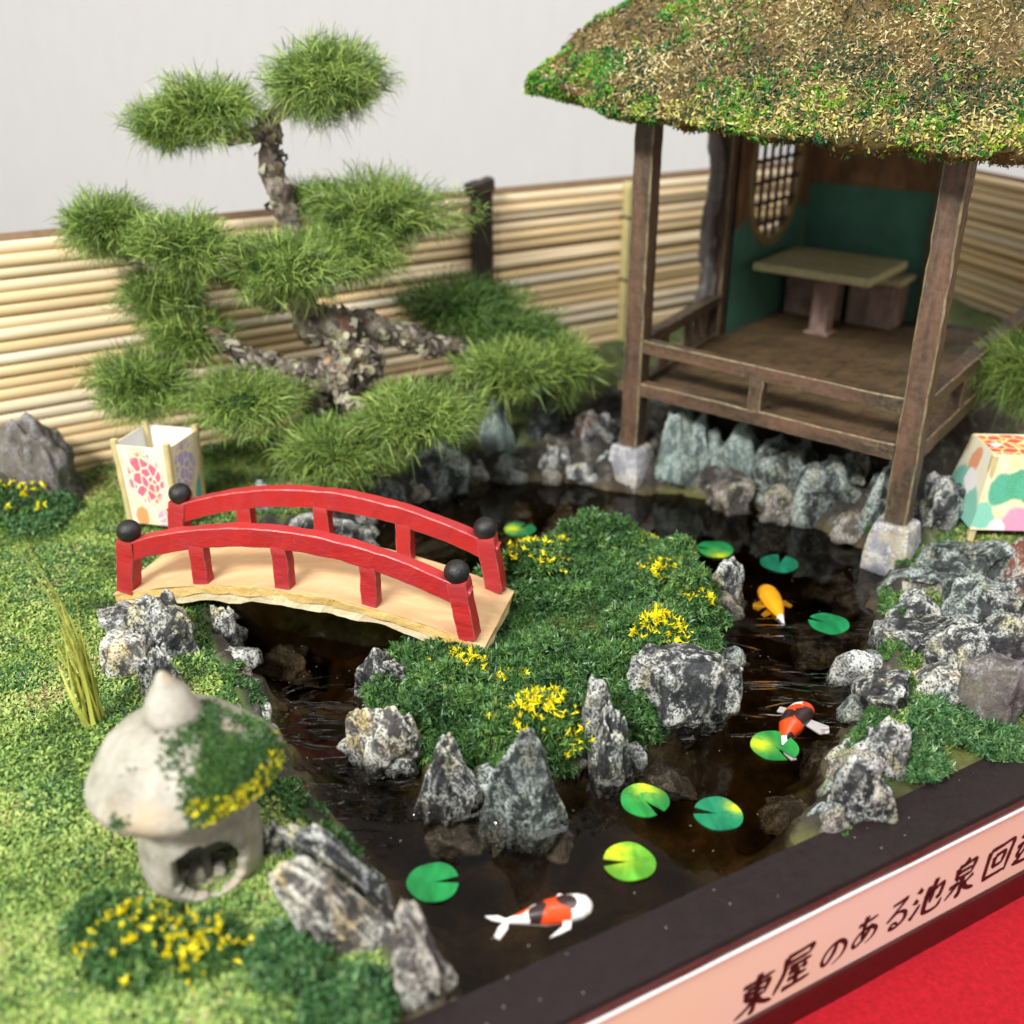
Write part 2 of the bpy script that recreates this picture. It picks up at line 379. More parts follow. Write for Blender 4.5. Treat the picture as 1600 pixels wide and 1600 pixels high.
# ------------------------------------------------------------------ plan of the place
A_out, B_out = P(900, 1588, .25), P(1600, 1244, .25)
FD = (B_out-A_out); FD[2] = 0; FD /= np.linalg.norm(FD); FN = np.array([FD[1], -FD[0], 0])    # along the tray front, and outwards
A_in = P(1250, 1313, .25)
in_off = np.dot(A_in-A_out, FN)                                                              # negative: inner edge of the board
z_cloth = float(np.mean([Pplane(1250, 1577, A_out, FN)[2], Pplane(1600, 1391, A_out, FN)[2]]))
z_ptop, z_pbot = float(Pplane(1400, 1356, A_out, FN)[2]), float(Pplane(1400, 1459, A_out, FN)[2])
print('cloth', z_cloth, 'plaque', z_ptop, z_pbot, 'in', in_off)
FL0 = np.array([-20.1, 45.8, 0]); FU = np.array([.827, .562, 0])                              # left fence line
CORN = np.array([26.9, 77.8, 0]); FR_U = np.array([.21, -.978, 0])                            # right fence, from the corner towards the camera
def inside_tray(x, y, m=0.):
    front = (x-A_out[0])*FN[0] + (y-A_out[1])*FN[1] < in_off - m
    lf = (x-FL0[0])*(-FU[1]) + (y-FL0[1])*FU[0] < .3 - m
    rf = (x-CORN[0])*(-FR_U[1]) + (y-CORN[1])*FR_U[0] < .3 - m
    return front & lf & rf
POND = [P(x, y, 0)[:2] for x, y in [(700, 1640), (640, 1540), (590, 1440), (540, 1350), (470, 1285), (425, 1200), (400, 1120), (360, 1050), (340, 990), (330, 930), (345, 880), (390, 845), (470, 850), (560, 815), (640, 775), (750, 745), (880, 742), (985, 765), (1080, 765), (1180, 785), (1270, 810), (1370, 855), (1420, 890), (1395, 930), (1385, 965), (1400, 1005), (1375, 1060), (1385, 1110), (1340, 1180), (1315, 1240), (1275, 1310), (1320, 1420), (1000, 1600)]]
ISL = [P(x, y, 0)[:2] for x, y in [(550, 1140), (565, 1075), (640, 1010), (710, 950), (790, 895), (900, 868), (1010, 874), (1100, 925), (1140, 1000), (1135, 1095), (1075, 1165), (960, 1205), (880, 1240), (770, 1255), (660, 1215), (580, 1180)]]
LUMPS = [(690, 1075, .85, .55), (750, 1110, .7, .4), (840, 1120, .7, .45), (870, 1170, .65, .3), (840, 885, .7, .5), (905, 845, .8, .6), (960, 840, .9, .7), (1050, 880, .9, .7), (1080, 930, .8, .55), (1030, 985, .9, .55), (790, 870, .6, .4), (980, 1040, .8, .3)]
LUMPW = [(P(x, y, 1.5), r, h) for x, y, r, h in LUMPS]
PV_O = np.array([5.82, 46.2, 0]); PV_U = np.array([.751, -.660, 0]); PV_V = np.array([.602, .799, 0])
def W(a, b, z): return PV_O + a*PV_U + b*PV_V + np.array([0, 0, z])
def pav_ab(x, y):
    dx, dy = x-PV_O[0], y-PV_O[1]; det = PV_U[0]*PV_V[1]-PV_U[1]*PV_V[0]
    return (dx*PV_V[1]-dy*PV_V[0])/det, (PV_U[0]*dy-PV_U[1]*dx)/det
BRE = P(772, 965, 1.4)
def G(x, y):
    """height of the ground"""
    x = np.asarray(x, float); y = np.asarray(y, float); q = np.c_[x.ravel(), y.ravel()]; p3 = np.c_[q, np.zeros(len(q))]
    pd, idd = poly_sd(q, POND), poly_sd(q, ISL)
    a, b = pav_ab(q[:, 0], q[:, 1])
    land = 1.0 + .16*fbm(p3*.25, 3, 5) + .05*fbm(p3*1.4, 3, 9) + 1.0*sstep(q[:, 1], 42, 54)*sstep(q[:, 0], -14, -6)
    land += 1.7*sstep(b, 2.0, 5.5)*sstep(14.2-a, 0, 2.5)*sstep(a, -2, 1.5)
    land += .5*sstep(q[:, 0], 16, 20)*sstep(q[:, 1], 34, 39)
    bed = -2.3*sstep(-pd, -.2, 2.6) + .3*ridged(p3*.55, 3, 21) - .1
    h = bed + (land-bed)*sstep(pd, -.9, .9)
    veg = np.zeros(len(q))
    for c, r, hh in LUMPW: veg += hh*np.exp(-((q[:, 0]-c[0])**2+(q[:, 1]-c[1])**2)/(r*r))
    isl = 1.05 + .2*fbm(p3*.5, 3, 31) + .16*np.abs(vnoise(p3*1.2, 37)) + veg*1.5 - .6*np.exp(-((q[:, 0]-BRE[0])**2+(q[:, 1]-BRE[1])**2)/2.6)
    h2 = bed + (isl-bed)*sstep(-idd, -.35, 1.1)
    fd = in_off - ((q[:, 0]-A_out[0])*FN[0] + (q[:, 1]-A_out[1])*FN[1])
    h = np.where(h > .12, .12 + (h-.12)*sstep(fd, -.1, 2.2), h)
    return np.maximum(h, h2).reshape(x.shape), pd.reshape(x.shape), idd.reshape(x.shape)
def gz(x, y): return float(G(np.array([x]), np.array([y]))[0][0])

# ------------------------------------------------------------------ setting
st = .17; gx = np.arange(-34, 44, st); gy = np.arange(6, 80, st); X, Y = np.meshgrid(gx, gy); Z, PDm, IDm = G(X, Y)
nx = len(gx); idx = np.arange(X.size).reshape(X.shape)
Fq = np.stack([idx[:-1, :-1], idx[:-1, 1:], idx[1:, 1:], idx[1:, :-1]], -1).reshape(-1, 4)
cx_ = X.ravel()[Fq].mean(1); cy_ = Y.ravel()[Fq].mean(1); Fq = Fq[inside_tray(cx_, cy_, -.6)]
GV = np.c_[X.ravel(), Y.ravel(), Z.ravel()]
used = np.unique(Fq); rm = -np.ones(len(GV), int); rm[used] = np.arange(len(used)); GV = GV[used]; Fq = rm[Fq]; GPD = PDm.ravel()[used]; GID = IDm.ravel()[used]
ga, gb = pav_ab(GV[:, 0], GV[:, 1])
soil = np.maximum(sstep(.75-GPD, 0, .6)*(GID > .2), sstep(ga, -7, -4)*sstep(15.5-ga, 0, 2)*sstep(gb, -4, -2)*sstep(26-gb, 0, 3))
soil = np.maximum(soil, sstep(GV[:, 1], 44, 47)*sstep(GV[:, 0], -14, -10)*.6)
GV[:, 2] += np.where(GV[:, 2] > -.6, (soil*.3*ridged(GV*.8, 3, 141)+soil*.22*ridged(GV*1.7, 3, 147))*(1-.8*sstep(gb, 3, 6)*sstep(ga, -3, -1)*sstep(15-ga, 0, 1)), 0)
gfd = in_off - ((GV[:, 0]-A_out[0])*FN[0] + (GV[:, 1]-A_out[1])*FN[1]); GV[:, 2] = np.where(gfd < 1.5, np.minimum(GV[:, 2], .13+.8*np.maximum(gfd, 0)), GV[:, 2])
tag(mesh_np('moss_ground', GV, Fq, M['ground'], smooth=True, col=np.c_[soil, soil, soil, np.ones(len(soil))]), kind='structure')
GT = np.concatenate([Fq[:, [0, 1, 2]], Fq[:, [0, 2, 3]]])

wq = [A_out + FD*-18 + FN*(in_off-.02), A_out + FD*44 + FN*(in_off-.02), CORN + FR_U*2 + np.array([-.5, 0, 0]), CORN*1 - FU*1, FL0 - FU*14 + np.array([.3, -.4, 0])]
wt_ = [np.array([p[0], p[1], 0.]) for p in wq]; wb_ = [np.array([p[0], p[1], -3.4]) for p in wq]; n = len(wq)
wv = wt_ + wb_; wf = [tuple(range(n)), tuple(range(2*n-1, n-1, -1))] + [(i, i+n, (i+1) % n+n, (i+1) % n) for i in range(n)]
pw = MB().add(wv, wf).build('pond_water', M['water']); tag(pw, kind='structure')

tag(mesh_np('red_cloth', [(-22, -2, z_cloth), (60, -2, z_cloth), (60, 60, z_cloth), (-22, 60, z_cloth)], [(0, 1, 2, 3)], M['felt']), kind='structure')
M['table'] = m_plain('grey_table', (.5, .49, .47), .6, 1, .1, .1)
tag(mesh_np('table_surface', [(-260, -160, z_cloth-.25), (260, -160, z_cloth-.25), (260, 119, z_cloth-.25), (-260, 119, z_cloth-.25)], [(0, 1, 2, 3)], M['table']), kind='structure')
tag(mesh_np('back_wall', [(-260, 119, z_cloth-6), (260, 119, z_cloth-6), (260, 119, 62), (-260, 119, 62)], [(0, 1, 2, 3)], M['wall']), kind='structure')

# tray: boards, trim and name plate
tray = thing('display_tray', A_out, 'dark lacquered wooden tray whose front board carries a lettered pale plate', 'tray')
ORG = Matrix.Translation(Vector(map(float, A_out))).inverted()
def child(o, parent):                     # parent without moving the shape
    o.parent = parent; o.matrix_parent_inverse = parent.matrix_world.inverted() if False else Matrix.Translation(-Vector(parent.location)); return o
def lift(p, z): return np.array([p[0], p[1], z])
def board(name, t0, t1, o0, o1, z0, z1, mat, bev=.06, par=tray, segs=60, jit=.012):
    path = [lift(A_out + FD*t + FN*((o0+o1)/2), (z0+z1)/2) for t in np.linspace(t0, t1, segs)]
    o = MB().sweep(path, abs(o1-o0), z1-z0, jit=jit, seed=3, ch=min(.12, bev/abs(o1-o0))).build(name, mat); return child(o, par)
board('front_board', -18, 44, in_off, 0, -3.6, .25, M['tray'])
board('trim_strip', -18, 44, .0, .12, z_ptop+.06, .16, M['trim'], .03)
board('base_strip', -18, 44, 0, .22, z_cloth+.0, z_pbot-.05, M['trim'], .03)
lb = MB(); q0, q1, q2, q3 = [lift(p, 0) for p in (wq[0], wq[4], wq[3], wq[1])]
lb.sweep(line(lift(wq[0]-np.array([.8, 0, 0]), -1.7), lift(wq[4]-np.array([.8, 0, 0]), -1.7), 8), 1.4, 4.2); child(lb.build('side_board', M['tray']), tray)
lb = MB(); lb.sweep(line(lift(FL0-FU*15 + np.array([-.45, .7, 0]), -1.8), lift(CORN+FU*.5 + np.array([-.45, .7, 0]), -1.8), 8), .9, 4.2); child(lb.build('side_board', M['tray']), tray)
lb = MB(); lb.sweep(line(lift(CORN+np.array([.7, 0, 0]), -1.8), lift(CORN+FR_U*42+np.array([.7, 0, 0]), -1.8), 8), .9, 4.2); child(lb.build('side_board', M['tray']), tray)

# ------------------------------------------------------------------ bamboo rod fences
def fence(name, org, u, t0, t1, z0, nrod, d, label, nrm, back):
    f = thing(name, org + u*0, label, 'fence', 'bamboo rod fences round the garden')
    L = t1-t0; k = 10; a = np.arange(k)*2*math.pi/k; S = np.linspace(0, L, 9)
    V = np.concatenate([np.c_[np.cos(a)*d*.5, np.sin(a)*d*.34, np.full(k, s)] for s in S])
    F = np.array([(i*k+j, i*k+(j+1) % k, (i+1)*k+(j+1) % k, (i+1)*k+j) for i in range(8) for j in range(k)])
    me = None
    for i in range(nrod):
        if me is None:
            o = mesh_np('rod', V, F, M['rod'], f, True); me = o.data
        else:
            o = bpy.data.objects.new('rod', me); C.objects.link(o); o.parent = f
        zz = z0 + (i+.5)*d*.96 + .03*rng.normal(); X_ = Vector((0, 0, 1)); Z_ = Vector((u[0], u[1], .0025*rng.normal())).normalized(); Y_ = Z_.cross(X_).normalized(); X_ = Y_.cross(Z_)
        m = Matrix((X_, Y_, Z_)).transposed().to_4x4(); s_ = .97+.08*rng.random()
        o.matrix_local = Matrix.Translation(Vector((u[0]*t0+nrm[0]*.05*rng.normal(), u[1]*t0+nrm[1]*.05*rng.normal(), zz))) @ m @ Matrix.Diagonal((s_, s_, 1, 1))
    b = MB(); zt = z0+nrod*d*.96
    b.sweep(line(lift(org+u*t0+nrm*back, (z0+zt)/2+.12), lift(org+u*t1+nrm*back, (z0+zt)/2+.12), 6), .25, zt-z0+.25); child(b.build('backing_board', M['board']), f)
    return f, zt
nL = np.array([-FU[1], FU[0], 0]); nR = np.array([-FR_U[1], FR_U[0], 0])
fl, zt = fence('bamboo_fence', FL0, FU, -15, 56.6, .75, 21, .558, 'long fence of pale horizontal bamboo rods behind the pine tree', nL, .42)
fr, _ = fence('bamboo_fence', CORN, FR_U, .6, 42, .75, 21, .558, 'fence of pale bamboo rods running behind the right side of the pavilion', nR, .42)
def on_fence(px, z=6.): return Pplane(px, 300, FL0, nL)
# dark capped post and pale bamboo batten, both fixed to the left fence
c = Pplane(742, 400, FL0, nL) - nL*.75; w_ = 34*cmpx(c)
zt_post = float(Pplane(742, 287, FL0-nL*.75, nL)[2])
po = MB().sweep(line(lift(c, .3), lift(c, zt_post), 14), w_, .7, up=nL, jit=.05, seed=5).build('post', M['dark_wood']); child(po, fl)
cp = MB().sweep(line(lift(c-FU*.75, zt_post-.35), lift(c+FU*.62, zt_post-.05), 8), .8, .75, jit=.08, seed=8).build('post_cap', M['dark_wood']); cp.parent = po
c = Pplane(969, 400, FL0, nL) - nL*.5
zb_ = float(Pplane(969, 285, FL0-nL*.5, nL)[2])
bp = MB().sweep(line(lift(c, .5), lift(c, zb_), 30), .62, .62, n=14, jit=.02, up=(1, 0, 0)).build('bamboo_batten', M['bamboo'], smooth=True); child(bp, fl)
c2 = c + FU*.55 + nL*.15
child(MB().sweep(line(lift(c2, .5), lift(c2, zb_-.2), 10), .3, .3, up=nL, jit=.03).build('dark_batten', M['dark_wood']), fl)
for py in (340, 437, 541):
    z = float(Pplane(969, py, FL0-nL*.5, nL)[2]); th = np.linspace(0, 2*math.pi, 14)
    tb = MB().sweep(np.stack([c[0]+.36*np.cos(th), c[1]+.36*np.sin(th), z+.05*np.sin(th*2)], 1), .1, .14, n=9).add([], [])
    tb.sweep(line(lift(c, z)+np.array([.25, -.25, .02]), lift(c, z)+np.array([.75, -.2, -.12]), 5), .08, .08, n=9)
    o = tb.build('string_tie', M['string']); o.parent = bp

# ------------------------------------------------------------------ pavilion
M['post'] = m_wood('weathered_wood', (.03, .02, .013), (.13, .066, .04), (.3, .28, .17), (1, 1, .2), 1.3, .5, .55)
M['post_edge'] = m_wood('worn_wood_edge', (.1, .07, .04), (.3, .25, .13), (.5, .46, .28), (1, 1, .4), 2.5, .6, .6)
M['floorwood'] = m_wood('floor_wood', (.045, .028, .014), (.15, .09, .038), (.32, .27, .16), (.35, 1, 1), 1.3, .6, .5)
M['panel_brown'] = m_wood('brown_wall_panel', (.1, .05, .02), (.26, .14, .055), (.3, .2, .1), (1, 1, .5), .9, .7, .4)
M['panel_green'] = m_plain('green_wall_panel', (.085, .235, .175), .7, .8, .3, .2, 6, .3)
M['table_top'] = m_wood('table_top', (.42, .38, .2), (.58, .54, .3), (.7, .66, .34), (1, 1, 1), 2, .6, .8)
M['bench'] = m_wood('bench_wood', (.16, .1, .085), (.42, .28, .24), (.52, .45, .35), (1, 1, .5), 1.2, .6, .5)
M['stonepaint'] = m_rock('painted_stone', (.16, .17, .22), (.5, .5, .53), (.72, .72, .7), (.6, .52, .32), .6, .45, (.55, .47, .28))
M['log'] = m_wood('silver_log', (.05, .045, .045), (.2, .18, .17), (.5, .49, .47), (1, 1, .06), 2.5, .4, .6)
M['lattice'] = m_plain('lattice_wood', (.09, .05, .03), .6)
M['arch'] = m_plain('window_arch', (.3, .22, .09), .6, 2, .35)
pav = thing('garden_pavilion', W(6, 8, 3.2), 'thatched open garden pavilion with green walls on stilts over the pond', 'pavilion')
PZ = 5.0
def pl(o): return child(o, pav)
M['post_flat'] = m_wood('weathered_rail', (.03, .02, .013), (.13, .066, .04), (.3, .28, .17), (.22, .22, 1), 1.3, .5, .55)
def bar(name, a, b, w, h, mat=None, par=None, jit=.035, seed=0, up=(0, 0, 1), n=16, ch=.075):
    o = MB().sweep(line(a, b, n), w, h, jit=jit, seed=seed, up=up, ch=ch).build(name, mat or (M['post'] if abs(b[2]-a[2]) > 1 else M['post_flat'])); edge_wear(o, 8, n-1, M['post_edge'])
    if par is None: return pl(o)
    o.parent = par; return o
EAVE = 17.0
posts = {}
for i, (a, b, z0, z1) in enumerate([(0, 0, 1.7, 17.6), (13.1, 0, 1.6, 17.2), (-1.25, 10.4, 3.2, 17.6), (-1.0, 20.3, 3.2, 17.6), (7.3, 20, 3.2, 17.6), (13.0, 19.6, 3.2, 17.4)]):
    wd = .92 if i < 2 else .75
    posts[i] = bar('post', W(a, b, z0), W(a, b, z1), wd, wd, up=PV_V, seed=i, n=30)
for k, (px, py, i) in enumerate(((985, 752, 0), (1398, 884, 1))):
    a, b = ((0, 0), (13.1, 0))[k]; c = W(a, b, 0); mb = MB()
    prof = [(-1.2, .95), (-.1, .98), (.7, .98), (1.5, .88), (2.02, .78), (2.12, .7)]
    V = []; ns = 16
    for z, r in prof:
        for j in range(ns):
            t = j*2*math.pi/ns; e = .32
            cu, su = math.cos(t), math.sin(t); q = max(abs(cu), abs(su)); rr = r*(1/q)**.72
            V.append(c + PV_U*cu*rr + np.array([-PV_U[1], PV_U[0], 0])*su*rr + np.array([0, 0, z]))
    V = np.array(V); V += .05*np.stack([vnoise(V*1.3+7*q, 40+q+k) for q in range(3)], 1)
    F = [(i_*ns+j, i_*ns+(j+1) % ns, (i_+1)*ns+(j+1) % ns, (i_+1)*ns+j) for i_ in range(len(prof)-1) for j in range(ns)]
    F += [tuple(range(ns-1, -1, -1)), tuple((len(prof)-1)*ns+j for j in range(ns))]
    o = mb.add(V, F).build('foundation_stone', M['stonepaint'], smooth=False, bevel=.06); o.parent = posts[k]
# floor: boards side by side, running away from the pond
nb = 9
for i in range(nb):
    a0, a1 = -1.1 + i*14.0/nb, -1.1 + (i+1)*14.0/nb - .014
    dz = .02*rng.random()
    o = MB().hexa([W(a0, .1, PZ-.45), W(a1, .1, PZ-.45), W(a1, 20.2, PZ-.45), W(a0, 20.2, PZ-.45)], [W(a0, .1, PZ-.02+dz), W(a1, .1, PZ-.02+dz), W(a1, 20.2, PZ-.02+dz), W(a0, 20.2, PZ-.02+dz)]).build('floor_board', M['floorwood'], bevel=.02); pl(o)
bar('floor_beam', W(.4, 0, PZ-.02), W(12.6, 0, PZ+.02), .6, .66, seed=11)
bar('floor_beam', W(13.1, .45, PZ-.05), W(13.0, 19.2, PZ-.05), .6, .72, seed=12)
bar('floor_beam', W(-.1, .45, PZ-.1), W(-1.2, 10, PZ-.1), .6, .72, seed=13)
bar('handrail', W(.4, 0, 7.02), W(12.7, 0, 6.95), .6, .62, seed=14)
bar('handrail', W(13.1, .45, 6.95), W(13.0, 19.2, 7.0), .7, .62, seed=15)
bar('handrail', W(-.1, .45, 7.0), W(-1.2, 10.1, 7.05), .62, .55, seed=16)
bar('baluster', W(6.3, 0, PZ+.3), W(6.3, 0, 6.7), .62, .55, up=PV_V, seed=17, n=6)
for b in (6.2, 12.6): bar('baluster', W(13.05, b, PZ+.3), W(13.05, b, 6.7), .6, .6, up=PV_V, seed=18, n=6)
for k, b in enumerate((3.3, 6.4, 7.6, 8.7)): bar('baluster', W(-.1-b*.107, b, PZ+.2), W(-.1-b*.107, b, 6.8), .3 if k else .45, .35, up=PV_V, seed=19+k, n=6)
# left wall with the round lattice window; back wall
def wallpt(b, z, off=0.): return W(-1.2+.012*b+off, b, z)
wb0, wb1 = 10.8, 19.95; bc, zc, rb, rz = 15.4, 13.3, 3.3, 3.9
NA = 48
ang = np.linspace(0, 2*math.pi, NA, endpoint=False)
inner = [(bc+rb*math.cos(t), zc+rz*math.sin(t)) for t in ang]
def outer(t, zlo, zhi):
    c_, s_ = math.cos(t), math.sin(t); k = 1e9
    if c_ > 1e-6: k = min(k, (wb1-bc)/c_)
    if c_ < -1e-6: k = min(k, (wb0-bc)/c_)
    if s_ > 1e-6: k = min(k, (zhi-zc)/s_)
    if s_ < -1e-6: k = min(k, (zlo-zc)/s_)
    return (bc+k*c_, zc+k*s_)
t_sp = 10.6                                              # the green lower half starts here
angs = sorted(list(ang)+[math.atan2(z-zc, b-bc) % (2*math.pi) for b in (wb0, wb1) for z in (PZ, 17.4)])
Vw, Fw = [], []
for t in angs:
    i_, o_ = (bc+rb*math.cos(t), zc+rz*math.sin(t)), outer(t, PZ, 17.4)
    for off in (0, .3): Vw += [wallpt(i_[0], i_[1], off), wallpt(o_[0], o_[1], off)]
na = len(angs)
for i in range(na):
    j = (i+1) % na
    Fw += [(i*4, j*4, j*4+1, i*4+1), (i*4+2, i*4+3, j*4+3, j*4+2), (i*4, i*4+2, j*4+2, j*4)]
pl(MB().add(Vw, Fw).build('side_wall', M['panel_green']))
# brown upper cladding, proud of the green
Vw, Fw = [], []
ua = [t for t in angs if outer(t, PZ, 17.4)[1] > t_sp]
ua = [t for t in ua if t < math.pi+.8] ; ua2 = [t-2*math.pi for t in angs if t > 1.6*math.pi and outer(t, PZ, 17.4)[1] > t_sp]; ua = ua2+ua
for t in ua:
    i_, o_ = (bc+(rb+.05)*math.cos(t), max(t_sp, zc+(rz+.05)*math.sin(t))), outer(t, PZ, 17.4)
    for off in (.3, .42): Vw += [wallpt(i_[0], i_[1], off), wallpt(o_[0], o_[1], off)]
for i in range(len(ua)-1):
    j = i+1; Fw += [(i*4+2, i*4+3, j*4+3, j*4+2), (i*4, i*4+2, j*4+2, j*4), (i*4+1, j*4+1, j*4+3, i*4+3)]
pl(MB().add(Vw, Fw).build('wall_cladding', M['panel_brown']))
win = pl(MB().sweep([wallpt(bc+rb*math.cos(t), zc+rz*math.sin(t), .2) for t in np.linspace(0, 2*math.pi, 50)], .5, .55, up=PV_U, jit=.03).build('window_frame', M['arch']))
for b in np.linspace(bc-rb*.75, bc+rb*.75, 6):
    h = rz*math.sqrt(1-((b-bc)/rb)**2)
    o = MB().sweep(line(wallpt(b, zc-h, .2), wallpt(b, zc+h, .2), 6), .2, .2, up=PV_U).build('lattice_bar', M['lattice']); o.parent = win
for z in np.linspace(zc-rz*.72, zc+rz*.72, 6):
    h = rb*math.sqrt(1-((z-zc)/rz)**2)
    o = MB().sweep(line(wallpt(bc-h, z, .26), wallpt(bc+h, z, .26), 6), .2, .2, up=(0, 0, 1)).build('lattice_bar', M['lattice']); o.parent = win
def wp(name, a0, a1, b0, b1, z0, z1, mat, bevel=.04):
    return pl(MB().hexa([W(a0, b0, z0), W(a1, b0, z0), W(a1, b1, z0), W(a0, b1, z0)], [W(a0, b0, z1), W(a1, b0, z1), W(a1, b1, z1), W(a0, b1, z1)]).build(name, mat, bevel=bevel))
wp('back_wall_panel', -.62, 6.9, 20.0, 20.35, PZ, 12.2, M['panel_green'])
wp('back_wall_panel', -.62, 6.9, 19.94, 20.35, 12.2, 17.4, M['panel_brown'])
# crooked silver log beside the left wall
lg = []
for px, py, dx in ((1116, 200, 0), (1120, 255, 0), (1118, 300, 0), (1108, 345, 0), (1106, 400, 0), (1106, 445, 0), (1090, 500, 0), (1076, 540, 0)):
    q = Pd(px, py, 55.0); lg.append(q)
lp = smooth_path(lg, 60); pl(MB().sweep(lp, .95, .95, n=14, up=(0, 1, 0), jit=.1, taper=np.interp(np.linspace(0, 1, 60), [0, .3, .55, .8, 1], [.9, .8, .9, 1.05, .8])).build('crooked_log', M['log'], smooth=True))
bar('top_beam', W(-.2, 0, 17.1), W(13.3, 0, 16.9), .7, .7, seed=30); bar('top_beam', W(13.1, -.2, 16.9), W(13, 19.8, 16.9), .7, .7, seed=31); bar('top_beam', W(0, 0, 17.1), W(-1.1, 20, 17.1), .7, .7, seed=32)
bar('top_beam', W(-1.1, 20.2, 17.0), W(13, 19.8, 17.0), .7, .7, seed=33)

# thatched hip roof
def make_thatch():
    t = NT('thatch'); v = t.coord()
    n1 = t.noise(v, .28, 4, .6); n2 = t.noise(v, 1.8, 6, .7)
    col = t.ramp(n2, (.3, (.06, .042, .016)), (.5, (.19, .125, .04)), (.7, (.36, .26, .1)))
    col = t.mix(t.ramp(n1, (.45, 0.), (.6, .7)), col, (.16, .13, .03))
    return t.done(col, .75, t.bump(t.noise(v, 4, 8, .75), 1., .2), .3)
M['thatch'] = make_thatch()
M['straw'] = m_isl('straw_flake', [(.0, (.02, .022, .012)), (.25, (.05, .04, .016)), (.42, (.1, .068, .022)), (.52, (.23, .165, .055)), (.65, (.42, .33, .13)), (.79, (.64, .55, .27)), (1., (.88, .81, .58))], .4, .5, .42, .5)
M['roofmoss'] = m_isl('roof_moss', [(.0, (.012, .05, .03)), (.25, (.02, .1, .04)), (.4, (.05, .25, .05)), (.58, (.16, .42, .04)), (.8, (.34, .45, .04)), (1., (.6, .55, .15))], .7, .6, .5, .4)
M['eave_straw'] = m_isl('eave_straw', [(.0, (.1, .08, .025)), (.3, (.3, .26, .07)), (.6, (.5, .44, .14)), (.8, (.4, .46, .06)), (1., (.75, .68, .36))], .7, .3, .5, .4)
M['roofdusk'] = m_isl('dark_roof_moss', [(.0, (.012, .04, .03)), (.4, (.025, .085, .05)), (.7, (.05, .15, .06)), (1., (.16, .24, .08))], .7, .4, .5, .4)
ea = np.array([[-4.3, -3.2], [17.2, -3.2], [17.2, 22.8], [-4.3, 22.8]]); ctr = np.array([6.4, 9.8]); ridge = 1.6
per = []; NP = 64
for k in range(4):
    p, q = ea[k], ea[(k+1) % 4]
    for i in range(NP): per.append(p+(q-p)*i/NP)
per = np.array(per); npz = len(per)
lift_c = np.array([0.85*math.exp(-np.hypot(*(p-ea[0]))**2/16) + .5*min(1, max(0, (12-p[0])/16)) for p in per])
rows = [(-.55, -.05, .62), (-.30, -.2, .8), (-.08, -.25, .95), (.0, .05, 1.), (.012, .45, 1.0), (.03, .78, 1.), (.055, 1.05, 1)] + [(t, None, 1) for t in np.linspace(.09, 1., 34)]
RV = []
for t, dz, _ in rows:
    q = ctr + (per-ctr)*(1-(t if t >= 0 else -t))
    q = q + np.array([0, ridge])*(np.sign(per[:, 1]-ctr[1])*max(t, 0))[:, None]*.6
    if dz is not None: z = EAVE - .35 + dz + lift_c*(1-abs(t))
    else: z = EAVE - .35 + 1.05 + (t-.055)*12.0 + lift_c*(1-t)**2
    base = np.array([W(a, b, 0) for a, b in q]); base[:, 2] = z; RV.append(base)
RV = np.concatenate(RV); nr = len(rows)
RF = np.array([(i*npz+j, i*npz+(j+1) % npz, (i+1)*npz+(j+1) % npz, (i+1)*npz+j) for i in range(nr-1) for j in range(npz)])
RT = np.concatenate([RF[:, [0, 1, 2]], RF[:, [0, 2, 3]]])
def vnormals(V, T):
    N = np.cross(V[T[:, 1]]-V[T[:, 0]], V[T[:, 2]]-V[T[:, 0]]); o = np.zeros_like(V)
    for k in range(3): np.add.at(o, T[:, k], N)
    return unit(o)
vn = vnormals(RV, RT); dsp = .26*fbm(RV*.6, 4, 61) + .14*ridged(RV*1.5, 3, 71); dsp[:npz*2] *= .2
RV = RV + vn*dsp[:, None]
roof = pl(mesh_np('roof', RV, RF, M['thatch'], smooth=False))
def visible_roof(c, N): return np.where((c[:, 1] < 62) & (c[:, 0] > -2), 1., .12)*np.where(N[:, 2] > -.3, 1, .15)
p, N = sample_tris(RV, RT, 76000, visible_roof)
V, F = flakes(p, N, .12, .062, .5, .1); o = mesh_np('straw', V, F, M['straw']); o.parent = roof; tag(o, kind='stuff')
p, N = sample_tris(RV, RT, 30000, visible_roof)
V, F = flakes(p, N, .26, .034, .42, .12); o = mesh_np('straw', V, F, M['straw']); o.parent = roof; tag(o, kind='stuff')
ztop = p[:, 2]
def mossw(c, N):
    a, b = pav_ab(c[:, 0], c[:, 1]); z = c[:, 2]
    eave = np.exp(-((z-EAVE-.2)/1.0)**2)*(z > EAVE-.5)
    cornr = np.exp(-((a+3)**2+(b+2)**2)/30)
    n_ = sstep(fbm(c*.35, 3, 81), .05, .35)
    return (.75*eave*(N[:, 2] > -.5) + 1.3*cornr*(z < EAVE+4.5) + .16*n_)*np.where((c[:, 1] < 56), 1, .1)*sstep(fbm(c*.8, 2, 83), -.35, .25)
p, N = sample_tris(RV, RT, 5600, lambda c, N: np.exp(-((c[:, 2]-EAVE-.25)/.45)**2)*(np.abs(N[:, 2]) < .9)*np.where(c[:, 1] < 58, 1, .1))
V, F = flakes(p, unit(N+.5*rdir(len(N))), .2, .08, .8, .14); o = mesh_np('straw', V, F, M['eave_straw']); o.parent = roof; tag(o, kind='stuff')
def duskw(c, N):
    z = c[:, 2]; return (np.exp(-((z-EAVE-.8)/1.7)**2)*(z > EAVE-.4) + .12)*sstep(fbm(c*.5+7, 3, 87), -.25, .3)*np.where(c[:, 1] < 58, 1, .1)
p, N = sample_tris(RV, RT, 26000, duskw)
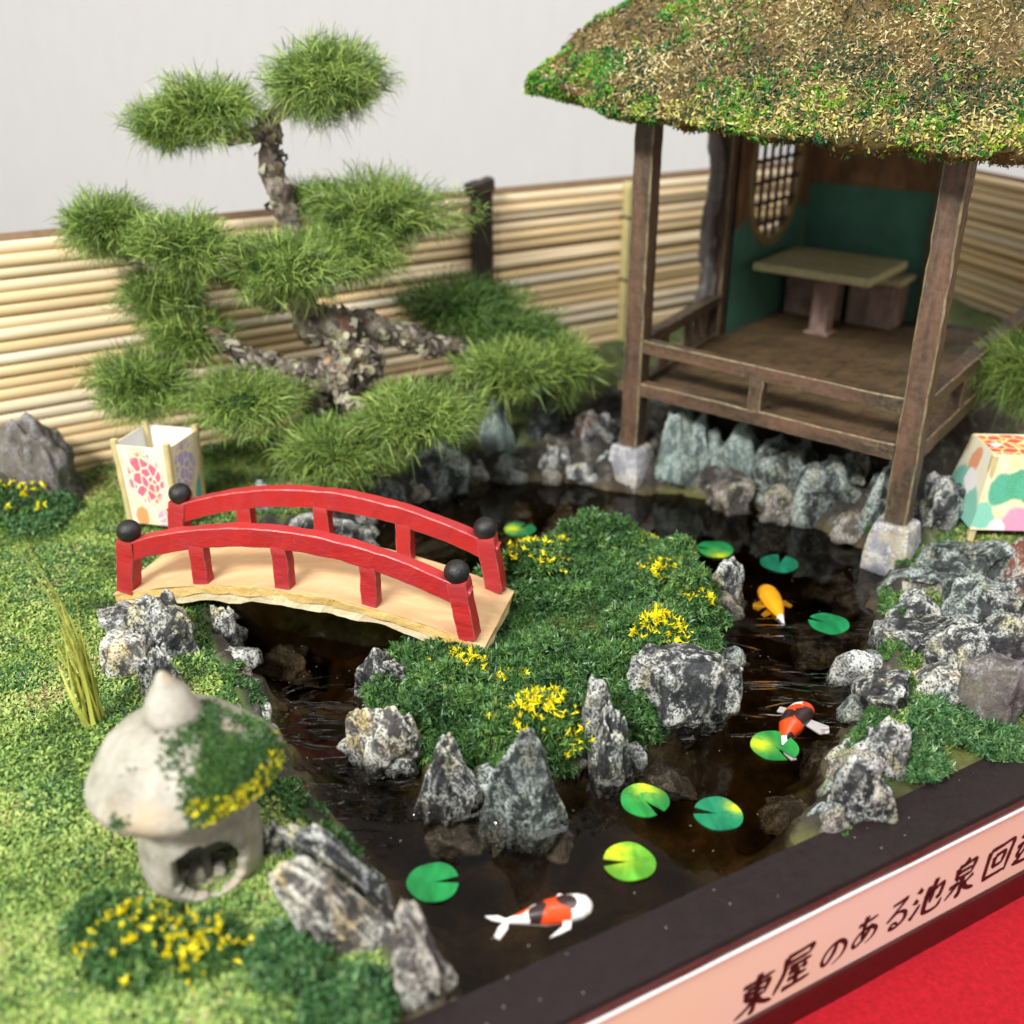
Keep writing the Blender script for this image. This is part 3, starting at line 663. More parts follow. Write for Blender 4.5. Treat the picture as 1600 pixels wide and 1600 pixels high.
V, F = crumbs(p, N, .1, 5, .9, .36); o = mesh_np('roof_moss', V, F, M['roofdusk']); o.parent = roof; tag(o, kind='stuff')
p, N = sample_tris(RV, RT, 17000, mossw)
V, F = crumbs(p, N, .14, 6, .9, .36); o = mesh_np('roof_moss', V, F, M['roofmoss']); o.parent = roof; tag(o, kind='stuff')

# table and bench inside
tb = thing('table', W(3.3, 14.8, PZ), 'small one-legged wooden table with pale yellow-brown top inside the pavilion', 'table')
def hx(name, a0, a1, b0, b1, z0, z1, mat, par, bevel=.05):
    o = MB().hexa([W(a0, b0, z0), W(a1, b0, z0), W(a1, b1, z0), W(a0, b1, z0)], [W(a0, b0, z1), W(a1, b0, z1), W(a1, b1, z1), W(a0, b1, z1)]).build(name, mat, bevel=bevel); return child(o, par)
hx('tabletop', .0, 6.6, 11.9, 17.8, 8.45, 8.9, M['table_top'], tb, .08)
hx('leg', 2.75, 3.75, 14.2, 15.2, PZ+.02, 8.44, M['bench'], tb)
hx('foot', 2.55, 3.95, 14.0, 15.4, PZ+.0, PZ+.12, M['bench'], tb)
be = thing('bench', W(3, 18.8, PZ), 'low brown bench against the green back wall behind the table', 'bench')
hx('seat', -.4, 6.6, 17.2, 19.9, 7.5, 7.85, M['table_top'], be)
hx('front_panel', 3.6, 6.2, 17.55, 17.85, PZ+.01, 7.5, M['bench'], be)
hx('front_panel', -.3, 3.2, 17.6, 17.9, PZ+.01, 7.5, M['bench'], be)
hx('side_panel', 6.0, 6.3, 17.9, 19.9, PZ+.01, 7.5, M['bench'], be)

# ------------------------------------------------------------------ red arched bridge
def make_red():
    t = NT('red_paint'); v = t.rndvec()
    col = t.mix(t.ramp(t.noise(v, .9, 4, .6), (.4, 0.), (.62, 1.)), (.33, .008, .014), (.39, .004, .002))
    pt = t.ramp(t.geo('Pointiness'), (.52, 0.), (.62, 1.))
    col = t.mix(t.math('MULTIPLY', pt, .35), col, (.6, .13, .13))
    col = t.mix(t.ramp(t.noise(v, 2.5, 6, .75), (.62, 0.), (.7, .55)), col, (.43, .06, .07))
    return t.done(col, t.mrange(t.noise(v, 1.4, 4), .35, .65, .34, .62), t.bump(t.noise(t.mapping(v, (.5, .5, 1)), 3.2, 7, .7), .7, .07), .32)
M['red'] = make_red()
M['red_edge'] = m_plain('worn_red_edge', (.55, .09, .09), .4, 2.5, .5, .4, 6)
def make_deck():
    t = NT('deck_veneer'); v = t.coord(); g = t.noise(t.mapping(v, (.25, 1, 1), (0, 0, -.27)), 2.2, 6, .65, .5)
    col = t.mix(t.ramp(g, (.35, 0.), (.7, 1.)), (.68, .48, .26), (.56, .35, .17))
    col = t.mix(t.ramp(t.noise(v, .8, 4), (.52, 0.), (.7, .5)), col, (.72, .42, .26))
    return t.done(col, .55, t.bump(g, .15, .03), .35)
M['deck'] = make_deck()
def make_ply(name, c1, c2, c3):
    t = NT(name); v = t.coord()
    col = t.mix(t.ramp(t.noise(t.mapping(v, (.6, .6, 2.5)), 2.2, 6, .7), (.35, 0.), (.65, 1.)), c1, c2)
    col = t.mix(t.ramp(t.noise(t.mapping(v, (.7, .7, 2)), 3.4, 5, .7), (.66, 0.), (.7, 1.)), col, c3)
    return t.done(col, .5, t.bump(t.noise(v, 4, 7, .7), .7, .1), .4)
M['ply_gold'] = make_ply('ply_gold', (.62, .38, .1), (.74, .55, .24), (.16, .09, .03))
M['ply_cream'] = make_ply('ply_cream', (.66, .54, .3), (.74, .65, .46), (.4, .26, .1))
M['ball'] = m_plain('black_knob', (.013, .012, .013), .42, 6, .4, .5, 14)
bO = P(180, 928, 1.45); bE = P(752, 1008, 1.5); bL = float(np.linalg.norm((bE-bO)[:2])); bu = (bE-bO)/np.linalg.norm(bE-bO); bu[2] = 0; bu /= np.linalg.norm(bu); bv = np.array([-bu[1], bu[0], 0]); bW = 4.0; RISE = 1.15
bridge = thing('arched_bridge', bO*.5+bE*.5, 'red arched footbridge with black knobs from the lawn to the mossy island', 'bridge')
def dz(s): return 1.45 + RISE*(1-(2*s/bL-1)**2)
def Bp(s, v, h=0.): q = bO + bu*s + bv*v; return np.array([q[0], q[1], dz(s)+h])
def bn(s):                                # direction square to the arch, leaning towards the middle
    sl = -RISE*4/bL*(2*s/bL-1); d = np.array([sl*bu[0], sl*bu[1], 1]); return d/np.linalg.norm(d)
def slab(name, h0, h1, v0, v1, s0, s1, mat, jit, seed):
    S = np.linspace(s0, s1, 60); Vn = np.linspace(v0, v1, 9); Vt = []; ring = []
    for s in S:
        top = [Bp(s, v, h1) for v in Vn]; bot = [Bp(s, v, h0) for v in Vn[::-1]]; ring.append(top+[Bp(s, v0-.0, h) for h in ()]+bot)
    k = len(ring[0]); V = np.array(ring).reshape(-1, 3)
    e = np.stack([fbm(V*1.1+9*q, 3, seed+q) for q in range(3)], 1)*jit; V = V+e
    F = [(i*k+j, i*k+(j+1) % k, (i+1)*k+(j+1) % k, (i+1)*k+j) for i in range(len(S)-1) for j in range(k)] + [tuple(range(k)), tuple((len(S)-1)*k+j for j in range(k-1, -1, -1))]
    return child(MB().add(V, F).build(name, mat), bridge)
slab('deck', -.04, .0, 0, bW, -.12, bL+.1, M['deck'], .02, 90)
slab('upper_ply', -.36, -.045, -.02, bW+.02, -.1, bL+.08, M['ply_gold'], .06, 93)
slab('lower_ply', -.68, -.365, .03, bW-.03, .2, bL+.0, M['ply_cream'], .07, 96)
def red(name, path, w, h, up, seed, jit=.028, ch=.06, par=None):
    o = MB().sweep(path, w, h, up=up, jit=jit, seed=seed, ch=ch).build(name, M['red']); edge_wear(o, 8, len(path)-1, M['red_edge'])
    if par is None: return child(o, bridge)
    o.parent = par; return o
for si, v in enumerate((.3, bW-.32)):
    s0, s1 = .42, bL-.5
    ss = np.linspace(s0, s1, 46)
    red('railing', [Bp(s, v, 1.46+.42*(1-(2*(s-s0)/(s1-s0)-1)**2)) for s in ss], .5, .72, (0, 0, 1), 100+si)
    for k, s in enumerate((.42, bL-.5)):
        n_ = bn(s)*.55 + np.array([0, 0, .45]); n_ /= np.linalg.norm(n_)
        b = Bp(s, v, 0); hgt = 2.12
        po = red('post', line(b-n_*.02, b+n_*hgt, 14), .66, .66, bv, 110+si*2+k)
        c = b + n_*(hgt+.3); vs, fs = ico(4); r_ = .43
        o = mesh_np('knob', c + vs*r_*(1+.02*fbm(vs*2+si*3+k*7, 3)[:, None])*np.array([1, 1, .97]), fs, M['ball'], smooth=True); o.parent = po
    for k, f in enumerate((.255, .485, .715)):
        s = bL*f; n_ = np.array([0, 0, 1.]); b = Bp(s, v, 0); t_ = Bp(s, v, 1.12+.42*(1-(2*(s-s0)/(s1-s0)-1)**2)); 
        red('baluster', line(b-n_*.02, t_+n_*.05, 9), .58, .5, bv, 120+si*5+k)

# ------------------------------------------------------------------ rocks
def rock_shape(sub, seed, blocky, rough, tall=1.):
    r_ = np.random.default_rng(seed); v, f = ico(sub); p = v.copy()
    p = np.sign(p)*np.abs(p)**.72
    for k in range(int(8+blocky*9)):
        n = r_.normal(size=3); n /= np.linalg.norm(n); d = .5+.4*r_.random()
        e = np.maximum(0, p@n-d); p -= (e*.92)[:, None]*n
    warp = np.stack([fbm(p*1.3+seed*3.1+q*7, 2, seed+q) for q in range(3)], 1); p = p + warp*.1
    ax = np.array([1, 1, .5]); q = p*ax
    d = .12*ridged(q*1.6+seed, 3, seed+5) + .05*fbm(q*5+seed, 3, seed+9)
    pit = vnoise(q*2.4+seed*1.7, seed+13); d -= .26*np.clip(pit-.38, 0, 1)
    strat = np.sin((p@unit(r_.normal(size=(1, 3)))[0])*9 + 3*vnoise(p*1.5, seed+2)); d += .03*strat
    p = p + v*(d*rough)[:, None]
    p -= (p.max(0)+p.min(0))/2; p /= (p.max(0)-p.min(0))/2
    return p, f
def rock(label, x0, y0, x1, y1, mat='rock', zb=0., k=.8, seed=1, rz=None, blocky=.6, rough=1., sub=4, sink=.35, lean=0., name='rock', cat='rock', group=None, top=None, taper=.3, flat=0., roll=0.):
    """a rock whose outline spans that much of the photo, standing at height zb"""
    b = P((x0+x1)/2, y1, zb); s = cmpx(b); rx = (x1-x0)/2*s; ry = rx*k
    c = b + np.array([b[0], b[1], 0])/np.hypot(b[0], b[1])*ry*.8
    el = math.atan2(CAM_H-zb, np.hypot(c[0], c[1])); H = max((y1-y0)*s/math.cos(el) - ry*1.3*math.sin(el)*.8, rx*.5)
    p, f = rock_shape(sub, seed, blocky, rough); ang = (seed*2.399) % 6.283 if rz is None else rz
    ca, sa = math.cos(ang), math.sin(ang); p = p@np.array([[ca, sa, 0], [-sa, ca, 0], [0, 0, 1]]); p /= (p.max(0)-p.min(0))/2
    if flat: p[:, 2] = np.where(p[:, 2] > flat, flat+(p[:, 2]-flat)*.25, p[:, 2])*1.0; p[:, 2] = (p[:, 2]-p[:, 2].min())/(p[:, 2].max()-p[:, 2].min())*2-1
    t = (p[:, 2]+1)/2; p[:, 0] *= (1.06-taper*t**1.3); p[:, 1] *= (1.06-min(taper, .5)*t)
    hh = H/2*(1+sink)
    q = p*np.array([rx, ry, hh]); q[:, 0] += lean*(q[:, 2]+hh)
    if top is not None: hh = rx*.55; q = p*np.array([rx, ry, hh]); H = top-zb
    if roll: cr, sr = math.cos(roll), math.sin(roll); q = np.stack([q[:, 0]*cr - q[:, 2]*sr, q[:, 1], q[:, 0]*sr + q[:, 2]*cr], 1)
    q += np.array([0, 0, H-hh])
    o = mesh_np(name, q, f, M[mat], smooth=True); o.location = (float(c[0]), float(c[1]), float(zb)); tag(o, label, cat, group); 
    if top is None and zb <= .12 and sub >= 4:     # the water creeps up a little where the rock stands in it
        wv = q + np.array([0, 0, zb]); near = wv[np.abs(wv[:, 2]-.05) < .16]
        if len(near) > 30:
            nb_ = 44; a = np.arctan2(near[:, 1], near[:, 0]); bi = ((a+math.pi)/(2*math.pi)*nb_).astype(int) % nb_; rr_ = np.zeros(nb_)
            np.maximum.at(rr_, bi, np.hypot(near[:, 0], near[:, 1]))
            rr_ = np.where(rr_ == 0, np.median(rr_[rr_ > 0]), rr_); rr_ = (rr_+np.roll(rr_, 1)+np.roll(rr_, -1))/3
            an = (np.arange(nb_)+.5)/nb_*2*math.pi-math.pi
            for dr, z_ in ((-.06, .13), (.02, .07), (.1, .025), (.22, .0035)): MEN.append(np.stack([c[0]+np.cos(an)*(rr_+dr), c[1]+np.sin(an)*(rr_+dr), np.full(nb_, z_)], 1))
    return o
MEN = []
RK = [
 # left bank and lawn
 ('large grey-brown pitted boulder on the lawn against the left end of the fence', -4, 643, 153, 795, 'rock_brown', 1.0, .7, 3, 5),
 ('black and white pitted rock under the left front corner of the red bridge', 198, 932, 342, 1066, 'rock', .1, .8, 52, 5),
 ('flat dark grey stone at the lawn edge left of the pitted rock', 152, 948, 232, 1012, 'rock', .75, .8, 5, 4),
 ('pale crusted stone below the flat stone beside the reed tuft', 168, 985, 240, 1070, 'rock_pale', .5, .8, 6, 4),
 ('narrow upright rock just behind the tip of the stone lantern', 222, 1004, 296, 1120, 'rock', .3, .7, 7, 5),
 ('thin dark rock in the shade beneath the bridge deck', 334, 946, 380, 1028, 'rock', .0, .8, 8, 4),
 ('dark jagged rock at the water edge right of the stone lantern', 512, 1272, 606, 1446, 'rock', .0, .9, 9, 5, .7),
 ('big pale yellowish rock in front of the jagged dark rock by the lantern', 488, 1350, 600, 1536, 'rock_pale', .2, .9, 10, 5, .62),
 ('upright grey rock with a pale yellow tip at the near corner of the pond', 612, 1432, 712, 1592, 'rock_pale', .05, .8, 11, 5, .22),
 ('small dark stone squeezed against the foot of the stone lantern', 408, 1290, 456, 1372, 'rock', .4, .8, 12, 4),
 # island rim
 ('moss-stained dark rock under the right end of the bridge deck', 552, 1008, 664, 1116, 'rock', .0, .7, 13, 5),
 ('pale crusted rock on the left tip of the island', 540, 1098, 672, 1216, 'rock_pale', .0, .7, 14, 5),
 ('wet dark rock with pale flecks between the left tip and the triangular rock', 644, 1156, 764, 1278, 'rock', .0, .6, 15, 5),
 ('triangular grey rock with a white peak at the front of the island', 752, 1138, 902, 1302, 'rock_blue', .0, .6, 16, 5),
 ('thin upright dark rock wedged against the moss above its white-tipped neighbour', 896, 1066, 956, 1194, 'rock', .2, .9, 17, 4),
 ('white-streaked pointed rock at the island front, left of the broad rock', 904, 1104, 990, 1222, 'rock', .0, .7, 18, 5),
 ('broad flat-topped grey rock with white streaks on the right front of the island', 972, 1020, 1148, 1158, 'rock', .0, .6, 19, 5),
 ('short square rock standing in the water behind the right side of the island', 1108, 872, 1168, 954, 'rock', .0, .8, 20, 4),
 ('small grey stone showing at the back of the island between moss lumps', 838, 826, 892, 866, 'rock_blue', .6, .8, 21, 4),
 # bank behind the bridge
 ('dark mottled rock at the far bank below the paper lantern and bridge rail', 382, 745, 458, 826, 'rock_blue', .2, .7, 22, 4),
 ('long low grey rock seen between the two red railings', 446, 796, 606, 872, 'rock', .0, .5, 23, 4),
 ('blue-grey block on the far bank beneath the pine foliage', 536, 733, 644, 806, 'rock_blue', .1, .7, 24, 4),
 ('blue-grey rock right below the low hanging front pine pad', 632, 686, 742, 778, 'rock_blue', .1, .7, 25, 4),
 ('pale green pointed slab standing upright left of the pavilion post', 738, 618, 814, 742, 'rock_green', .0, .6, 26, 4),
 ('tall grey slab standing beside the pale green pointed slab', 806, 596, 884, 730, 'rock_blue', .05, .6, 27, 4),
 ('small round dark stone at the foot of the tall grey slab', 836, 696, 898, 752, 'rock', .0, .8, 28, 4),
 ('dark shadowed rock just left of the pavilion front post', 886, 636, 968, 738, 'rock_rust', .1, .7, 29, 4),
 ('small pale green stone touching the left foundation stone of the pavilion', 918, 700, 964, 752, 'rock_green', .0, .8, 30, 4),
 ('low brown stone at the waterline in front of the pointed slab', 690, 716, 746, 760, 'rock_sunk', .0, .8, 31, 4),
 # bank under the pavilion
 ('large pale green streaked slab under the left of the pavilion rail', 1026, 630, 1124, 756, 'rock_green', .1, .7, 32, 5),
 ('grey-green rock second from the left beneath the pavilion rail', 1114, 656, 1196, 758, 'rock_green', .2, .7, 33, 4),
 ('lumpy grey rock below the middle baluster of the pavilion', 1174, 686, 1272, 776, 'rock_blue', .3, .7, 34, 4),
 ('wide rough grey rock below the right half of the pavilion rail', 1236, 712, 1350, 812, 'rock_blue', .1, .7, 35, 4),
 ('round grey stone perched high under the pavilion rail', 1298, 700, 1350, 758, 'rock_blue', 1.6, .9, 36, 4),
 ('grey rock immediately left of the right pavilion post', 1326, 712, 1404, 836, 'rock_blue', .0, .7, 37, 4),
 ('dark veined rock behind the right pavilion post and lantern', 1424, 742, 1502, 850, 'rock', .3, .7, 38, 4),
 ('brown low stone in the shallows below the pale green slab', 1094, 742, 1192, 806, 'rock_sunk', .0, .7, 39, 4),
 ('brown low stone in the shallows below the lumpy grey rock', 1180, 756, 1262, 824, 'rock_sunk', -.1, .7, 40, 4),
 # right bank
 ('grey layered rock in front of the right paper lantern', 1438, 834, 1564, 920, 'rock_blue', .2, .8, 41, 5),
 ('grey rock under the feet of the right paper lantern at the picture edge', 1550, 838, 1640, 924, 'rock_rust', .5, .8, 42, 4),
 ('smooth grey rock in the middle of the right bank above the big veined one', 1458, 896, 1574, 990, 'rock_blue', .3, .8, 43, 5),
 ('rust-stained white-ridged rock at the right picture edge', 1548, 884, 1664, 986, 'rock_rust', .7, .8, 44, 5),
 ('big dark rock with a net of white veins on the right bank', 1438, 952, 1614, 1092, 'rock', .3, .8, 45, 5),
 ('whitish lumpy rock at the lower end of the right bank rocks', 1392, 1040, 1504, 1118, 'rock_pale', .2, .8, 46, 5),
 ('flat grey rock with a yellow lichen spot beside the mossy right bank', 1494, 1026, 1580, 1118, 'rock_brown', .5, .7, 47, 4),
 ('dark rock with a yellow edge in the water right of the lily pads', 1376, 924, 1454, 1000, 'rock', .0, .8, 48, 4),
 ('rough dark rock at the water edge below the whitish lumpy rock', 1338, 1118, 1412, 1216, 'rock', -.1, .8, 49, 4),
 ('mossy dark rock where the right bank meets the tray board', 1300, 1190, 1384, 1288, 'rock', -.1, .7, 50, 4),
 ('tan stone nearly awash where the right bank dips under the lacquered board', 1268, 1262, 1330, 1318, 'rock_sunk', -.15, .7, 51, 4),
]
for r in RK:
    lab, x0, y0, x1, y1, mat, zb, k, seed, sub = r[:10]
    if 41 <= seed <= 50 or 32 <= seed <= 38: q = .13 if seed < 40 else .16; x0, x1, y0, y1 = x0-(x1-x0)*q, x1+(x1-x0)*q, y0-(y1-y0)*.06, y1+(y1-y0)*q

    tp, fl_ = (.62, 0) if 'triangular' in lab or 'pointed' in lab else ((.06, .35) if ('broad' in lab or 'flat' in lab or 'low' in lab.split()[0]) else (.28, 0))
    rock(lab, x0, y0, x1, y1, mat, zb, k, seed, sub=sub, rz=None, taper=tp, flat=fl_, rough=1.25, roll=r[10] if len(r) > 10 else 0.)
SUNK = [
 ('sunken veined rock in dark water just right of the pitted rock by the bridge', 352, 1026, 432, 1096, -.5),
 ('sunken purplish rock in the shade under the bridge deck', 396, 946, 512, 1040, -.7),
 ('sunken streaked rock in front of the broad island rock', 966, 1146, 1090, 1226, -.35),
 ('sunken olive rock between the koi and the right bank', 1322, 962, 1418, 1090, -.35),
 ('sunken slab at the tail of the orange koi', 1226, 900, 1350, 1000, -.6),
 ('sunken grey rock beneath the pair of far lily pads', 1250, 838, 1356, 916, -.4),
 ('sunken brown rock at the left of the far lily pads under the pavilion', 1000, 770, 1110, 836, -.45),
 ('sunken rock near the far shore left of the pavilion post', 850, 760, 960, 826, -.5),
 ('sunken dark slab below the spotted koi at the right', 1236, 1110, 1344, 1200, -.8),
 ('sunken pointed rock off the mossy right bank near the board', 1180, 1180, 1290, 1290, -.9),
 ('sunken crusted rock below the triangular island rock', 800, 1222, 902, 1312, -.2),
 ('sunken mottled rock under the wet dark island rock', 660, 1240, 770, 1318, -.45),
 ('sunken stone in the shadow at the left end of the far pond', 596, 846, 700, 900, -.7),
 ('sunken pebble-like rock between the square rock and the right bank', 1236, 950, 1312, 1030, -.9),
 ('sunken flat rock at the foot of the right foundation stone', 1290, 880, 1400, 946, -.35),
]
for i, (lab, x0, y0, x1, y1, zb) in enumerate(SUNK):
    rock(lab, x0, y0, x1, y1, 'rock_sunk', zb, .9, 70+i, sub=4, top=max(zb, -.75)*.8)
for i, (px, py) in enumerate([(1424, 893), (1440, 902), (1432, 912), (1450, 914)]):
    rock('tiny yellowish pebble in the cluster beside the right foundation stone', px-12, py-12, px+12, py+10, 'rock_pale', .25, .9, 200+i, sub=3, name='pebble', cat='pebble', group='yellowish pebbles by the foundation stone')

mv = np.concatenate(MEN); mf = []
for g in range(len(MEN)//4):
    for i in range(3):
        for j in range(44):
            k = (g*4+i)*44; mf.append((k+j, k+44+j, k+44+(j+1) % 44, k+(j+1) % 44))
tag(mesh_np('water_edge', mv, np.array(mf), M['water_edge'], smooth=True), kind='structure')
for lab, x0, y0, x1, y1, mat, zb, seed, rl in [
  ('broad sloping slab of dark veined stone running down into the water on the right bank', 1350, 960, 1500, 1060, 'rock', -.05, 501, .12),
  ('angular blue-grey slab leaning on the right bank below the veined rock', 1420, 1050, 1560, 1140, 'rock_blue', .1, 502, -.1),
  ('angular grey slab at the waterline between the foundation stone and the right bank', 1400, 880, 1500, 956, 'rock_blue', .0, 503, .1),
  ('dark craggy slab sloping from the right bank moss down to the water by the koi', 1322, 1060, 1420, 1160, 'rock', -.05, 504, .2),
  ('craggy grey slab filling the bank under the right paper lantern', 1490, 900, 1620, 1000, 'rock', .4, 505, 0.)]:
    rock(lab, x0, y0, x1, y1, mat, zb, .9, seed, sub=5, rough=1.3, taper=.12, flat=.25, roll=rl)
# small stones packed between the larger ones
fr_ = np.random.default_rng(77)
FILL = [(x, y) for x, y in [(1010, 742), (1060, 752), (1120, 768), (1165, 770), (1215, 792), (1275, 812), (1325, 836), (1360, 846), (1420, 862), (1412, 930), (1430, 950), (1425, 985), (1395, 1010), (1440, 1020), (1420, 1045), (1375, 1110), (1392, 1090), (1352, 1172), (1330, 1228), (1480, 960), (1560, 930), (1520, 900), (1606, 1000), (1590, 1030), (745, 742), (800, 744), (860, 752), (905, 748), (930, 756), (700, 762), (655, 776), (610, 792), (560, 812), (520, 838), (372, 858), (352, 900), (345, 960), (352, 1020), (372, 1074), (400, 1130), (430, 1210), (300, 1060), (240, 1066), (600, 1110), (690, 1216), (755, 1240), (900, 1205), (985, 1190), (1120, 1120), (1138, 1040), (1125, 960), (560, 1180), (625, 1206), (470, 1290), (600, 1450), (640, 1525), (1310, 1270), (1350, 1120), (1362, 1140), (1328, 1200), (1345, 1205), (1300, 1255), (1318, 1250), (1400, 1120), (1420, 1135), (1290, 1290), (1365, 1085), (1345, 1060), (1440, 920), (1460, 1040), (1480, 1110), (380, 1040), (362, 1000), (335, 1030), (310, 1090), (392, 1100), (412, 1170), (436, 1250), (450, 1300), (352, 925), (380, 1120)]]
FLAB = set()
LAND = [(775, 690, 'pale green pointed slab'), (845, 670, 'tall grey slab'), (985, 720, 'left foundation stone'), (1398, 850, 'right foundation stone'), (1075, 700, 'large pale green streaked slab'), (1155, 715, 'grey-green rock under the rail'), (1222, 740, 'lumpy rock below the middle baluster'), (1293, 770, 'wide rough rock under the rail'), (1365, 790, 'grey rock left of the right post'), (1500, 880, 'layered rock before the right lantern'), (1526, 1030, 'big veined rock'), (1448, 1080, 'whitish lumpy rock'), (1415, 965, 'dark yellow-edged rock'), (1375, 1170, 'rough dark rock on the right bank'), (1340, 1240, 'mossy dark rock by the tray board'), (1606, 935, 'rust-stained ridged rock'), (1516, 945, 'smooth grey rock on the right bank'), (1540, 1075, 'lichen-spotted flat rock'), (590, 770, 'blue-grey block under the pine'), (687, 730, 'rock below the front pine pad'), (420, 785, 'dark mottled far bank rock'), (526, 835, 'long low rock between the railings'), (265, 1000, 'pitted rock under the bridge corner'), (357, 985, 'thin dark rock beneath the deck'), (260, 1060, 'upright rock behind the stone lantern'), (390, 1060, 'sunken rock by the left bank'), (606, 1060, 'moss-stained rock under the bridge end'), (606, 1155, 'crusted rock on the island tip'), (704, 1215, 'wet dark island rock'), (827, 1220, 'triangular island rock'), (947, 1165, 'white-streaked pointed island rock'), (1060, 1080, 'broad flat-topped island rock'), (1138, 910, 'square rock in the water'), (559, 1360, 'jagged leaning rock by the lantern'), (544, 1440, 'pale yellowish leaning rock'), (660, 1510, 'yellow-tipped upright rock'), (432, 1330, 'stone lantern foot'), (1370, 1110, 'craggy slab by the koi'), (1425, 1010, 'broad sloping veined slab'), (1450, 918, 'angular slab at the waterline')]
for i, (px, py) in enumerate(FILL):
    h = (15+fr_.random()*16)*(1.35 if px > 1290 and py > 880 else 1.)
    mt = ['rock', 'rock_blue', 'rock_sunk', 'rock'][i % 4]; tn = {'rock': 'dark speckled', 'rock_blue': 'blue-grey', 'rock_sunk': 'brown'}[mt]
    ds = sorted((math.hypot(px-x, (py-y)*1.2), k) for k, (x, y, _) in enumerate(LAND)); fill_lab = None
    for d_, k in ds[:8]:                      # named by what it stands beside
        x, y, nm = LAND[k]; dx, dy = px-x, py-y
        for rel in ([('right of' if dx > 0 else 'left of'), ('below' if dy > 0 else 'behind')] if abs(dx) > abs(dy) else [('below' if dy > 0 else 'behind'), ('right of' if dx > 0 else 'left of')]):
            c_ = 'small %s stone wedged just %s the %s' % (tn, rel, nm)
            if fill_lab is None and c_ not in FLAB: fill_lab = c_
        if fill_lab: break
    FLAB.add(fill_lab)
    rock(fill_lab, px-h*1.25, py-h*1.3, px+h*1.25, py+h*.5, mt, -.05 if i % 3 else .1, .8, 300+i, sub=3, rough=1.3, group='small filler stones packed along the pond edge')

# ------------------------------------------------------------------ ground cover
M['lawn'] = m_isl('lawn_flake', [(.0, (.012, .03, .008)), (.22, (.03, .07, .014)), (.4, (.12, .22, .045)), (.55, (.23, .35, .075)), (.68, (.36, .45, .12)), (.78, (.36, .33, .15)), (.87, (.15, .085, .035)), (1., (.44, .4, .2))], .3, .6, .55, .35)
M['crumb'] = m_isl('green_crumb', [(.0, (.015, .045, .015)), (.3, (.035, .1, .03)), (.55, (.07, .17, .045)), (.75, (.12, .25, .06)), (.9, (.2, .31, .07)), (1., (.26, .2, .07))], .8, .5, .38, .5)
M['crumb_tan'] = m_isl('faded_crumb', [(.0, (.03, .06, .015)), (.5, (.09, .13, .03)), (1., (.24, .17, .06))], .8, .4, .5, .4)
M['crumb_blue'] = m_isl('bluish_crumb', [(.0, (.016, .06, .02)), (.5, (.065, .18, .06)), (1., (.22, .35, .13))], .8, .4, .35, .5)
M['yellow'] = m_isl('yellow_crumb', [(.0, (.6, .5, .01)), (.5, (.82, .72, .012)), (1., (.88, .84, .05))], .8, .2, .5, .3)
pcen = GV[GT].mean(1); gpd = GPD[GT].mean(1); gid = GID[GT].mean(1); gsoil = soil[GT].mean(1)
def in_view(c, m=60):
    d = depth(np.array([c[:, 0], c[:, 1], c[:, 2]])); px = 800+c[:, 0]/d*FPX; v = (c[:, 1]*SP+(c[:, 2]-CAM_H)*CP)/d; py = 800-v*FPX
    return (px > -m) & (px < 1600+m) & (py > -m) & (py < 1600+m)
def lawnw(c, N):
    ok = (gpd > .15) & (c[:, 2] > .3) & in_view(c)
    near = 1/np.maximum(depth(c.T), 15)**1.6*900
    return ok*near*np.clip(1-2.6*gsoil, 0, 1)
p, N = sample_tris(GV, GT, 84000, lawnw)
V, F = flakes(p, N, .15, .07, .5, .1); tag(mesh_np('lawn_moss', V, F, M['lawn']), kind='stuff')
def greenw(c, N): return (gpd > .2) & (c[:, 2] > .35) & in_view(c) & (fbm(c*.5, 3, 111) > .12) & (c[:, 1] > 12) & (gsoil < .5)
p, N = sample_tris(GV, GT, 15000, greenw)
V, F = crumbs(p, N, .13, 5, .7, .35); tag(mesh_np('lawn_moss', V, F, M['crumb_blue']), kind='stuff')
p, N = sample_tris(GV, GT, 9000, lambda c, N: (gpd > -.25) & (gpd < .75) & (gid > .3) & (c[:, 2] > .06) & in_view(c) & (fbm(c*.8, 3, 117) > -.12) & ((c[:, 0] < -4) | (c[:, 0] > 9)) & (c[:, 1] < 40))
V, F = crumbs(p, N, .15, 5, .7, .3); tag(mesh_np('bank_moss', V, F, M['crumb']), kind='stuff')
# island plants
def islw(c, N): return (gid < .12) & (c[:, 2] > .2)
p, N = sample_tris(GV, GT, 24000, islw)
tanw = np.exp(-((p[:, 0]-P(910, 965, 1.3)[0])**2+(p[:, 1]-P(910, 965, 1.3)[1])**2)/2.6) > rng.random(len(p))*1.4
V, F = crumbs(p[~tanw], N[~tanw], .21, 6, .6, .26); tag(mesh_np('island_moss', V, F, M['crumb']), kind='stuff')
V, F = crumbs(p[tanw], N[tanw], .14, 6, .7, .28); tag(mesh_np('island_moss', V, F, M['crumb_tan']), kind='stuff')
cl_p, cl_n = [], []
cen, _ = sample_tris(GV, GT, 400, lambda c, N: (gid < -.25) & (c[:, 2] > .4))
kept = []
bq = (P(700, 950, 1.4)+P(790, 925, 1.4))/2
for q in cen:
    if np.hypot(*(q[:2]-P(905, 970, 1.3)[:2])) < 1.5 or np.hypot(*(q[:2]-BRE[:2])) < 1.9 or any(np.hypot(*(q[:2]-k[:2])) < .62 for k in kept): continue
    kept.append(q)
for q in kept:
    r = .42+.3*rng.random(); n = 210; d = rdir(n); d[:, 2] = np.abs(d[:, 2]); pp = q + d*np.array([r, r, r*.95])*(.6+.4*rng.random((n, 1))); cl_p.append(pp); cl_n.append(unit(d+np.array([0, 0, .2])))
